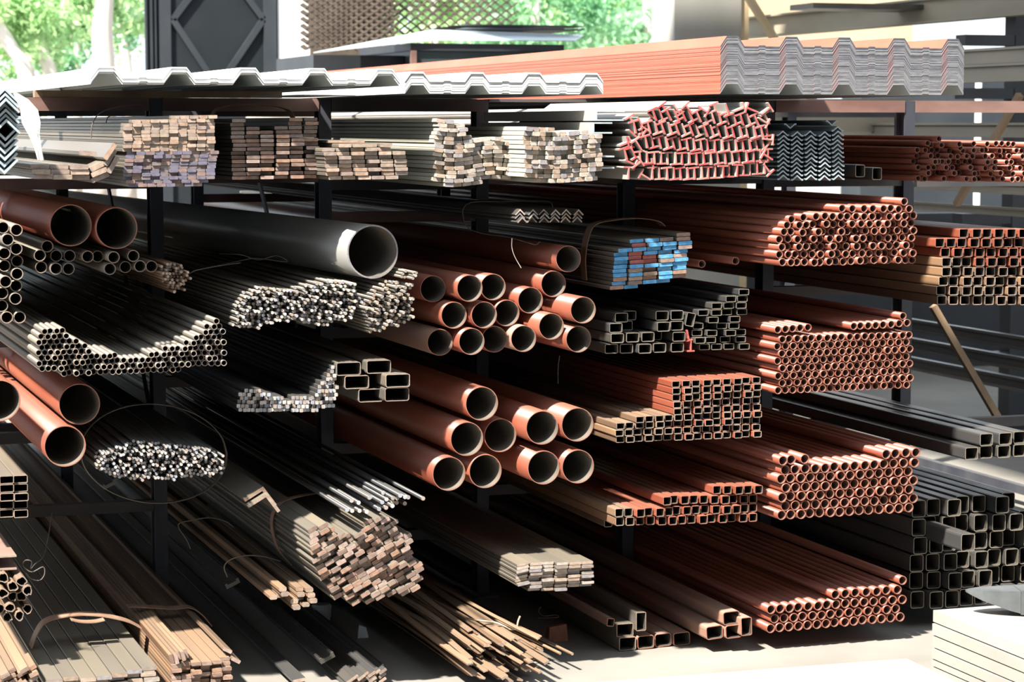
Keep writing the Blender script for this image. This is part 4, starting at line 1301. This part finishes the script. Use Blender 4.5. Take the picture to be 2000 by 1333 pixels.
wire('binding_wire', [(444, 1128, .2), (438, 1108, .2), (450, 1094, .2), (480, 1086, .2), (515, 1088, .2), (548, 1097, .2)], 0.002, 'wire', 'wire hoop round the rusty sunlit bars', 'wire')
wire('binding_wire', [(400, 524, .3), (460, 512, .25), (500, 505, .25), (560, 512, .25), (540, 500, .25), (505, 508, .25), (470, 498, .25), (428, 496, .3)], 0.0014, 'wire', 'twisted wire lying on the thin rods below the steel pipe', 'wire')
wire('binding_wire', [(370, 535, .2), (385, 528, .2), (440, 518, .2), (470, 514, .2)], 0.0014, 'wire', 'wire tie reaching from the brown rod bundle', 'wire')
wire('twisted_wire', [(898, 1204, .1), (930, 1212, .05), (965, 1216, 0), (985, 1224, -.02), (996, 1230, -.02), (1008, 1228, -.02), (1012, 1214, -.02), (1016, 1204, -.02)], 0.003, 'wire_pale', 'pale twisted wire knot above the tangled floor strips', 'wire')
wire('binding_wire', [(1056, 1186, .4), (1052, 1195, .4), (1062, 1204, .4), (1085, 1202, .4), (1092, 1206, .4), (1075, 1208, .4), (1050, 1208, .4)], 0.0014, 'wire', 'small wire scrap on the shaded floor', 'wire')
wire('binding_wire', [(178, 270, .35), (180, 245, .35), (190, 226, .35), (212, 214, .35), (255, 206, .35), (280, 206, .35)], 0.002, 'wire', 'dark wire round the stack beside the wide planks', 'wire')
wire('binding_wire', [(202, 272, .3), (206, 250, .3), (209, 232, .3), (216, 226, .3)], 0.002, 'wire', 'second short wire on the stack beside the wide planks', 'wire')
wire('binding_wire', [(1090, 750, .3), (1090, 720, .3), (1093, 695, .3)], 0.0018, 'wire', 'upright wire above the honeycomb stack', 'wire')

# broken brick and scraps on the floor
p = un(1085, 1240, .35)
V = [(-.035, -.03, 0), (.035, -.03, 0), (.04, .03, 0), (-.03, .035, 0), (-.03, -.025, .05), (.03, -.028, .058), (.034, .025, .05), (-.02, .03, .04)]
me = mesh_from('brick_piece', V, [(0, 1, 2, 3), (4, 5, 6, 7), (0, 1, 5, 4), (1, 2, 6, 5), (2, 3, 7, 6), (3, 0, 4, 7)], ['brick'])
tag(link('brick_piece', me, (p.x, p.y, 0)), 'broken red brick on the shaded floor', 'brick')
p = un(707, 1233, .6)
V = [(-.018, -.012, 0), (.02, -.014, 0), (.022, .012, 0), (-.016, .014, 0), (-.012, -.006, .042), (.012, -.008, .036), (.01, .008, .034), (-.008, .008, .044)]
me = mesh_from('paper_scrap', V, [(0, 1, 2, 3), (4, 5, 6, 7), (0, 1, 5, 4), (1, 2, 6, 5), (2, 3, 7, 6), (3, 0, 4, 7)], ['bluegrey'])
tag(link('paper_scrap', me, (p.x, p.y, 0)), 'crumpled pale scrap on the floor between the bundles', 'scrap')
# dull grey bucket shape behind the low bars
s = P(640, 1180, .5)
lo = [(0.0, 0.0), (.028, 0), (.034, .02), (.036, .055), (.030, .062), (0, .062)]
V, F = [], []
nn = 16
for r, z in lo[1:5]:
    V += [(r * cos(2 * pi * i / nn), r * sin(2 * pi * i / nn), z) for i in range(nn)]
for k in range(3):
    for i in range(nn):
        j = (i + 1) % nn
        F.append((k * nn + i, k * nn + j, k * nn + nn + j, k * nn + nn + i))
F += [tuple(range(nn - 1, -1, -1)), tuple(3 * nn + i for i in range(nn))]
pb = un(628, 1190, .9)
tag(link('grey_tin', mesh_from('grey_tin', V, F, ['bluegrey']), (pb.x, pb.y, 0)), 'small bluish grey tin under the tilted bundle', 'tin')

# ------------------------------------------------------------------ foreground: stacked plates, anvil, sheet on the ground
YS = -0.85
c0 = un(1822, 1190, YS)
zt = c0.z
n = 11
th_ = zt / n
zc = 0.0
ths = [.052, .05, .05, .045, .03, .022, .022, .022, .03, .06]
tot = sum(ths)
ths = [t * zt / tot for t in ths]
zc = zt
for k, t in enumerate(ths):
    z1 = zc
    zc -= t
    e = rnd.uniform(-.006, .006)
    me = box_me('steel_plate', [(e, 1.3, -1.35, e, 0.0, t - 0.0045)], 'plate')
    tag(link('steel_plate', me, (c0.x, YS, zc)), f'pale thick steel plate, {nth(k + 1)} from top in the stack under the anvil', 'steel plate', 'plates stacked under the anvil')
# anvil lying on the plates: body, waist, horn
pa = un(1985, 1200, YS - 0.12)
za = zt
V, F = [], []


def anvil_part(name, secs, parent):
    """rings of rectangles (x, half width, z0, z1)"""
    V, F = [], []
    for x, h, z0, z1 in secs:
        V += [(x, -h, z0), (x, h, z0), (x, h * 0.96, z1), (x, -h * 0.96, z1)]
    for k in range(len(secs) - 1):
        for i in range(4):
            j = (i + 1) % 4
            F.append((4 * k + i, 4 * k + j, 4 * k + 4 + j, 4 * k + 4 + i))
    F += [(3, 2, 1, 0), tuple(4 * (len(secs) - 1) + i for i in range(4))]
    return link(name, mesh_from(name, V, F, ['anvil']), parent=parent)


an_ = link('anvil', None, (pa.x, pa.y, za + 0.001), (0, 0, radians(-16)))
tag(an_, 'dark grey anvil with pointed horn standing on the pale plates', 'anvil')
anvil_part('horn', [(-.155, .006, .062, .068), (-.14, .018, .054, .069), (-.11, .032, .040, .070), (-.07, .042, .026, .070), (-.03, .048, .012, .071), (0.0, .05, .004, .071)], an_)
anvil_part('anvil_body', [(0.001, .05, .0, .072), (.10, .052, 0, .073), (.22, .052, 0, .073), (.30, .046, .02, .072)], an_)
anvil_part('anvil_foot', [(0.02, .055, -.0005, .012), (.24, .055, -.0005, .012)], an_)
# bright sheet stack lying in front
q1 = un(1770, 1287, -1.0)
tag(link('white_plate', box_me('white_plate', [(-1.5, 0, -1.3, 0, 0, q1.z)], 'plate'), (q1.x, -1.0, 0), (0, 0, radians(-1))), 'overexposed pale plate pile lying low in front of the floor tubes', 'steel plate')
# ------------------------------------------------------------------ behind the rack, right: second rack with structural beams
def ibeam_loop(w, h, t=0.012):
    a, b = w / 2, h / 2
    return [(-a, -b), (a, -b), (a, -b + t), (t / 2, -b + t), (t / 2, b - t), (a, b - t), (a, b), (-a, b), (-a, b - t), (-t / 2, b - t), (-t / 2, -b + t), (-a, -b + t)]


def beam_at(u, v0, v1, Y, L, Yback, label, m='ibeam', w=None, kind='i_beam'):
    """I-beam along Y whose web fills v0..v1 at pixel column u on plane Y"""
    a, b = un(u, v0, Y), un(u, v1, Y)
    h = a.z - b.z
    me = solid('i_beam', ibeam_loop(w or h * 0.6, h), L, [m, m])
    o = link(kind, me, (a.x, Y - Yback, (a.z + b.z) / 2))
    tag(o, label, 'steel beam')
    return o


beam_at(1500, 30, 72, 7.8, 5.4, 5, 'long dusty steel I-beam slanting across above the red sheets')
beam_at(1950, 93, 124, 3.0, 6, 1.5, 'upper of two dusty steel I-beams beyond the red sheets')
beam_at(1950, 124.5, 160, 3.0, 6, 1.5, 'lower of two dusty steel I-beams beyond the red sheets')
beam_at(1900, 240, 268, 3.4, 5, 1.5, 'dusty I-beam passing behind the second rack post, above red tubes')
beam_at(1900, 355, 376, 3.4, 5, 1.2, 'pale dusty beam below the narrow red tubes')
beam_at(1900, 401, 417, 3.6, 4.8, 1.2, 'thin dusty beam above the square tube stack')
for k, v in enumerate((650, 690, 730)):
    beam_at(1950, v, v + 26, 3.0, 5.5, 1.5, f'dark steel beam in the shaded far rack, {nth(k + 1)} from top', 'steel')
# supports of the second rack
r2 = link('far_rack', None, (un(1780, 300, 4.8).x, 4.8, 0))
tag(r2, 'dark far rack behind the red tubes carrying structural beams', 'rack')
bx = un(1780, 300, 4.8).x
for i, dx in enumerate((0.62, 2.4, 4.2)):
    o = link('post', box_me('post', [(dx, dx + .12, -.06, .06, 0, 3.2)], 'dark'), parent=r2)
for z in (0.45, 0.85, 1.25, 1.57, 1.96, 2.26):
    o = link('arm', box_me('arm', [(.3, 4.3, -.055, .055, z - .06, z)], 'dark'), parent=r2)
# diagonal braces
for (a_, b_), lab in zip((((1992, 185, 2.2), (1868, 400, 2.6)), ((1822, 598, 1.6), (1948, 815, 1.6))), ('brown diagonal bar leaning above the narrow red tubes', 'brown diagonal brace below the square tube stack')):
    p, q = un(*a_), un(*b_)
    me = sweep_me('diagonal_bar', [Vector((0, 0, 0)), q - p], [(-.014, -.014), (.014, -.014), (.014, .014), (-.014, .014)], 'dark_brown')
    tag(link('diagonal_bar', me, p), lab, 'steel bar')
p, q = un(1440, -40, 7.2), un(1628, 262, 7.2)
me = sweep_me('wooden_strut', [Vector((0, 0, 0)), q - p], [(-.03, -.02), (.03, -.02), (.03, .02), (-.03, .02)], 'ply')
tag(link('wooden_strut', me, p), 'pale diagonal wooden strut in front of the concrete column side', 'strut')
# plywood sheet and boards
p = un(1640, 20, 9.0)
tag(link('plywood_sheet', box_me('plywood_sheet', [(-.75, .62, 0, .02, -.28, .35)], 'ply'), p), 'pale plywood sheet behind the slanting I-beam', 'plywood')
p = un(1610, 0, 5.6)
tag(link('dark_plank', box_me('dark_plank', [(-.35, 1.5, -.02, .3, -.012, .02)], 'steel_tan'), un(1690, 14, 5.6)), 'dark plank lying above the slanting I-beam', 'plank')
p = un(1690, 226, 4.3)
tag(link('tan_board', box_me('tan_board', [(-.50, .45, 0, .03, -.09, .09)], 'ibeam'), un(1640, 226, 4.45)), 'tan board behind the second rack post above galvanized angles', 'board')
# distant yard at the far right: bluish shed with a white post
tag(link('grey_shed', box_me('grey_shed', [(-1.0, 0.75, 0, .4, 0, 2.25)], 'gate_frame'), un(1870, 245, 12.5) - Vector((0, 0, 1.75))), 'dark grey shed panel beyond the far rack', 'shed')
tag(link('pale_blue_hoarding', box_me('pale_blue_hoarding', [(-.45, 3.0, 0, .05, 0, 2.9)], 'bluegrey'), un(1860, 245, 14) - Vector((0, 0, 1.75))), 'pale blue panel seen through gaps of the far rack', 'panel')
tag(link('white_pole', box_me('white_pole', [(-.02, .02, 0, .04, 0, 2.3)], 'plaster'), un(1912, 245, 12.0) - Vector((0, 0, 1.75))), 'thin white pole beside the dark grey shed panel', 'pole')

# ------------------------------------------------------------------ behind the rack, middle and left: gate, pillars, mesh, crate
YG = 11.4
gx0, gx1 = un(287, 245, YG).x, un(549, 245, YG).x
zb, zt_ = 0.0, 3.6
gate = link('swing_gate', None, (gx0, YG, 0))
tag(gate, 'dark metal swing gate with diagonal bracing behind white sheets', 'gate')
W_ = gx1 - gx0
link('gate_panel', box_me('gate_panel', [(0.01, W_ - 0.01, .03, .05, 0, zt_)], 'gate'), parent=gate)
link('gate_frame', box_me('gate_frame', [(0.11, .20, 0, .03, 0, zt_), (W_ - .13, W_ - .03, 0, .03, 0, zt_)], 'gate_frame'), parent=gate)
link('gate_edge', box_me('gate_edge', [(0.0, .015, 0.01, .05, 0, zt_), (.04, .055, 0, .029, 0, zt_), (.075, .085, 0, .029, 0, zt_)], 'gate_frame'), parent=gate)


def zat(v):
    return un(420, v, YG).z


def brace(u0, v0, u1, v1):
    p, q = un(u0, v0, YG), un(u1, v1, YG)
    d = Vector((gx0, YG, 0))
    p, q = p - d, q - d
    p.y = q.y = 0.012
    me = sweep_me('gate_brace', [p, q], [(-.012, -.024), (.012, -.024), (.012, .024), (-.012, .024)], 'gate_frame')
    link('gate_brace', me, parent=gate)


brace(338, 38, 405, 140)
brace(338, 38, 420, -70)
brace(515, 38, 445, 142)
brace(515, 38, 450, -50)
p0 = un(550, 245, YG - .05)
tag(link('white_pillar', box_me('white_pillar', [(0.01, un(604, 245, YG - .05).x - p0.x, 0, .3, 0, 4.5)], 'plaster'), (p0.x, p0.y, 0)), 'bright white plastered pillar beside the dark gate', 'pillar', None, 'thing')
YC = 7.5
p0, p1 = un(1316, 245, YC), un(1446, 245, YC)
tag(link('concrete_pillar', box_me('concrete_pillar', [(0, p1.x - p0.x, 0, .4, 0, 4.58)], 'column'), (p0.x, p0.y, 0)), 'square concrete pillar rising behind the red sheets', 'pillar', None, 'thing')
p2 = un(1463, 245, YC)
tag(link('pillar_casing', box_me('pillar_casing', [(0.002, p2.x - p1.x, .02, .3, 0, 4.58)], 'ply'), (p1.x, p1.y, 0)), 'rough yellowish strip along the concrete pillar edge', 'casing')


# expanded metal sheets hung behind
def expanded(u0, u1, v0, v1, Y, pw, ph, t, name, label, slope=0.0, yj=0.0):
    a, b = un(u0, v0, Y), un(u1, v1, Y)
    W, H = b.x - a.x, a.z - b.z
    V, F = [], []
    nx, nz = int(W / pw) + 1, int(H / ph) + 1

    def strand(x0, z0, x1, z1):
        k = len(V)
        dx, dz = x1 - x0, z1 - z0
        l = sqrt(dx * dx + dz * dz)
        nx_, nz_ = -dz / l * t, dx / l * t
        for y in (-.003, .003):
            V.extend([(x0 - nx_, y, z0 - nz_), (x1 - nx_, y + .004, z1 - nz_), (x1 + nx_, y + .004, z1 + nz_), (x0 + nx_, y, z0 + nz_)])
        F.extend([(k, k + 1, k + 2, k + 3), (k + 7, k + 6, k + 5, k + 4), (k, k + 4, k + 5, k + 1), (k + 3, k + 2, k + 6, k + 7)])
    for j in range(nz):
        for i in range(nx):
            x = i * pw + (pw / 2 if j % 2 else 0)
            z = j * ph
            strand(x, z, x + pw / 2, z + ph)
            strand(x, z, x - pw / 2, z + ph)
    me = mesh_from(name, V, F, ['mesh_dark'])
    return tag(link(name, me, (a.x, Y, b.z + slope)), label, 'metal mesh')


expanded(598, 770, -60, 98, 9.0, .075, .024, .0075, 'expanded_metal_sheet', 'dense brown expanded metal sheet nearest the white pillar')
expanded(596, 764, -60, 99, 9.06, .075, .024, .0075, 'expanded_metal_sheet', 'second expanded metal sheet close behind the dense one')
expanded(600, 762, -60, 96, 9.12, .07, .024, .0075, 'expanded_metal_sheet', 'third expanded metal sheet at the back of the dense layers')
expanded(700, 1010, -60, 70, 9.2, .085, .030, .006, 'expanded_metal_sheet', 'wide expanded metal sheet with green trees showing through')
expanded(700, 960, -60, 72, 9.3, .085, .034, .004, 'expanded_metal_sheet', 'fine expanded metal sheet behind the wide see-through one')
p0 = un(680, 40, 9.5)
tag(link('brown_screen', box_me('brown_screen', [(-.28, .26, 0, .02, -.45, .8)], 'mesh_dark'), p0), 'dark brown panel behind the dense expanded metal', 'panel')

# crate of dark sheet with a pale sheet and black mesh on top
YK = 6.8
a, b = un(802, 84, YK), un(1096, 128, YK)
kr = link('steel_crate', None, (a.x, YK, 0))
tag(kr, 'dark steel bin behind the red sheets with sheets on top', 'bin')
link('bin_body', box_me('bin_body', [(0.02, b.x - a.x, .02, 1.2, 1.2, a.z - 0.04)], 'teal'), parent=kr)
link('bin_rim', box_me('bin_rim', [(0, b.x - a.x + .02, 0, 1.22, a.z - .045, a.z)], 'dark'), parent=kr)
link('bin_post', box_me('bin_post', [(0, .035, -.01, .019, 1.2, a.z - .046)], 'beam'), parent=kr)
link('bin_leg', box_me('bin_leg', [(0.05, .12, .05, .12, 0, 1.199), (b.x - a.x - .12, b.x - a.x - .05, .05, .12, 0, 1.199), (0.05, .12, 1.05, 1.12, 0, 1.199), (b.x - a.x - .12, b.x - a.x - .05, 1.05, 1.12, 0, 1.199)], 'dark'), parent=kr)
c, d = un(612, 107, YK + .2), un(792, 140, YK + .2)
tag(link('dark_bin', box_me('dark_bin', [(0, d.x - c.x - .01, 0, 1.0, 0, c.z)], 'dark'), (c.x, c.y, 0)), 'black steel bin under the pale blue sheet', 'bin')
V = [un(612, 104, YK - .02), un(842, 79, YK - .02), un(1122, 81, YK - .02), un(1140, 70, YK + .5), un(920, 62, YK + .55), un(842, 60, YK + .55)]
zt2 = max(v_.z for v_ in V)
o0 = V[0].copy()
V = [v_ - o0 for v_ in V]
V2 = V + [v_ + Vector((0, 0, .006)) for v_ in V]
n = len(V)
me = mesh_from('pale_sheet', V2, [tuple(range(n - 1, -1, -1)), tuple(range(n, 2 * n))] + [(i, (i + 1) % n, n + (i + 1) % n, n + i) for i in range(n)], ['bluegrey'])
tag(link('pale_blue_sheet', me, o0), 'pale blue metal sheet lying on top of the dark bins', 'metal sheet')
pts = [un(915, 62, YK + 1.25), un(1000, 62, YK + 1.2), un(1145, 68, YK + .9), un(1150, 73, YK + .4), un(1000, 72, YK + .2), un(930, 70, YK + .5)]
o0 = pts[0].copy()
V, F = [], []
aa, bb_ = un(915, 66, YK + .3), un(1150, 70, YK + .3)
W = bb_.x - aa.x
for i in range(34):
    for j in range(9):
        k = len(V)
        x, y = i * W / 34 + (W / 68 if j % 2 else 0), j * .1
        for dz in (0, .022):
            V += [(x, y, dz), (x + W / 60, y + .1, dz), (x + W / 60 - .006, y + .1, dz + .004), (x - .006, y, dz + .004)]
        F += [(k, k + 1, k + 2, k + 3), (k + 4, k + 5, k + 6, k + 7)]
        k = len(V)
        for dz in (0, .022):
            V += [(x, y, dz), (x - W / 60, y + .1, dz), (x - W / 60 - .006, y + .1, dz + .004), (x - .006, y, dz + .004)]
        F += [(k, k + 1, k + 2, k + 3), (k + 4, k + 5, k + 6, k + 7)]
tag(link('black_mesh_sheet', mesh_from('black_mesh', V, F, ['dark']), (aa.x, aa.y, aa.z + .035)), 'black expanded metal sheet lying on the pale blue sheet', 'metal mesh')

# ------------------------------------------------------------------ trees beyond
def crown_me(name, n, rx, ry, rz, size, m, seed):
    r = random.Random(seed)
    V, F = [], []
    # clusters
    cl_ = [(r.gauss(0, rx * .5), r.gauss(0, ry * .5), r.gauss(0, rz * .5)) for _ in range(max(6, n // 70))]
    for i in range(n):
        c = r.choice(cl_)
        x, y, z = (c[0] + r.gauss(0, rx * .2), c[1] + r.gauss(0, ry * .2), c[2] + r.gauss(0, rz * .18))
        a = Vector((r.gauss(0, 1), r.gauss(0, 1), r.gauss(0, 1))).normalized()
        b = a.cross(Vector((r.gauss(0, 1), r.gauss(0, 1), r.gauss(0, 1)))).normalized()
        l, w = size * r.uniform(.6, 1.3), size * r.uniform(.3, .5)
        p = Vector((x, y, z))
        k = len(V)
        V += [p - a * l, p + b * w, p + a * l, p - b * w]
        F.append((k, k + 1, k + 2, k + 3))
    return mesh_from(name, V, F, [m])


def tree(name, u, v_crown, Y, r, n, size, trunk, m, label, seed, zr=None, ux=1.0):
    base = un(u, 245, Y)
    base.z = 0
    t = link(name, None, base)
    tag(t, label, 'tree', 'trees beyond the gate')
    zc = un(u, v_crown, Y).z
    if trunk:
        pts = [Vector(((un(uu, vv, Y).x - base.x), 0, un(uu, vv, Y).z)) for uu, vv in trunk[0]]
        pts = spline(pts, 4)
        R0 = trunk[1]
        # tapering trunk as rings
        V, F = [], []
        k_ = 10
        for i, p in enumerate(pts):
            rr_ = R0 * (1.15 - 0.35 * i / len(pts))
            V += [(p.x + rr_ * cos(2 * pi * a_ / k_), p.y + rr_ * sin(2 * pi * a_ / k_), p.z) for a_ in range(k_)]
        for i in range(len(pts) - 1):
            for a_ in range(k_):
                b_ = (a_ + 1) % k_
                F.append((i * k_ + a_, i * k_ + b_, (i + 1) * k_ + b_, (i + 1) * k_ + a_))
        F += [tuple(range(k_ - 1, -1, -1)), tuple((len(pts) - 1) * k_ + a_ for a_ in range(k_))]
        link('trunk', mesh_from('trunk', V, F, ['bark'], smooth=[True] * len(F)), parent=t)
    cr = link('crown', crown_me('crown', n, r * ux, r * .5, zr or r * .7, size, m, seed), (0, 0.1, zc), parent=t)
    return t


tree('leaning_tree', 40, 20, 17, .62, 2200, .055, ([(75, 400), (55, 160), (20, 90), (-25, 10), (-60, -80)], .085), 'leaf', 'leaning pale-barked tree nearest the picture edge', 1, zr=.45)
tree('leaning_tree', 95, 40, 18.5, .6, 2200, .06, ([(120, 400), (100, 160), (82, 100), (62, 30), (40, -70)], .075), 'leaf', 'leaning pale tree second from the picture edge', 2, zr=.5)
tree('slim_tree', 150, 60, 20, .55, 1800, .06, ([(150, 400), (150, 160), (146, 60), (142, -60)], .06), 'leaf_dark', 'slim grey-barked tree standing between paler trees', 3, zr=.5)
tree('pale_tree', 205, -10, 15.4, .4, 900, .055, ([(205, 400), (204, 150), (200, 60), (205, -10), (210, -90)], .10), 'leaf', 'pale thick tree trunk standing nearest the gate', 4, zr=.3)
tree('pale_tree', 262, 60, 21.6, .34, 900, .06, ([(258, 400), (250, 150), (236, 60), (225, -60)], .06), 'leaf', 'bright tree half hidden by the dark gate', 5, zr=.5)
k = 10
for u, v, Y, r, n, m, lab in ((1050, 30, 19, .95, 2600, 'leaf_dark', 'green tree seen past the edge of the mesh sheet'), (1160, 10, 21, .95, 2600, 'leaf', 'bright green tree between mesh sheet and concrete pillar'),
                              (1270, 40, 20, .85, 2600, 'leaf_dark', 'deep green tree touching the concrete pillar'), (850, 20, 20, .9, 2600, 'leaf', 'green tree behind the see-through mesh'),
                              (960, 50, 22, 1.0, 2600, 'leaf', 'pale green tree behind the black mesh sheet'), (1220, 60, 24, 1.2, 2600, 'leaf', 'farthest pale green tree between mesh and pillar'),
                              (110, 30, 25, 1.3, 2600, 'leaf', 'farthest pale green tree behind the leaning trunks')):
    tree('green_tree', u, v, Y, r, n, .07, ([(u, 420), (u + 5, 160), (u - 5, 40), (u, -60)], .07), m, lab, k, zr=r * .75)
    k += 1
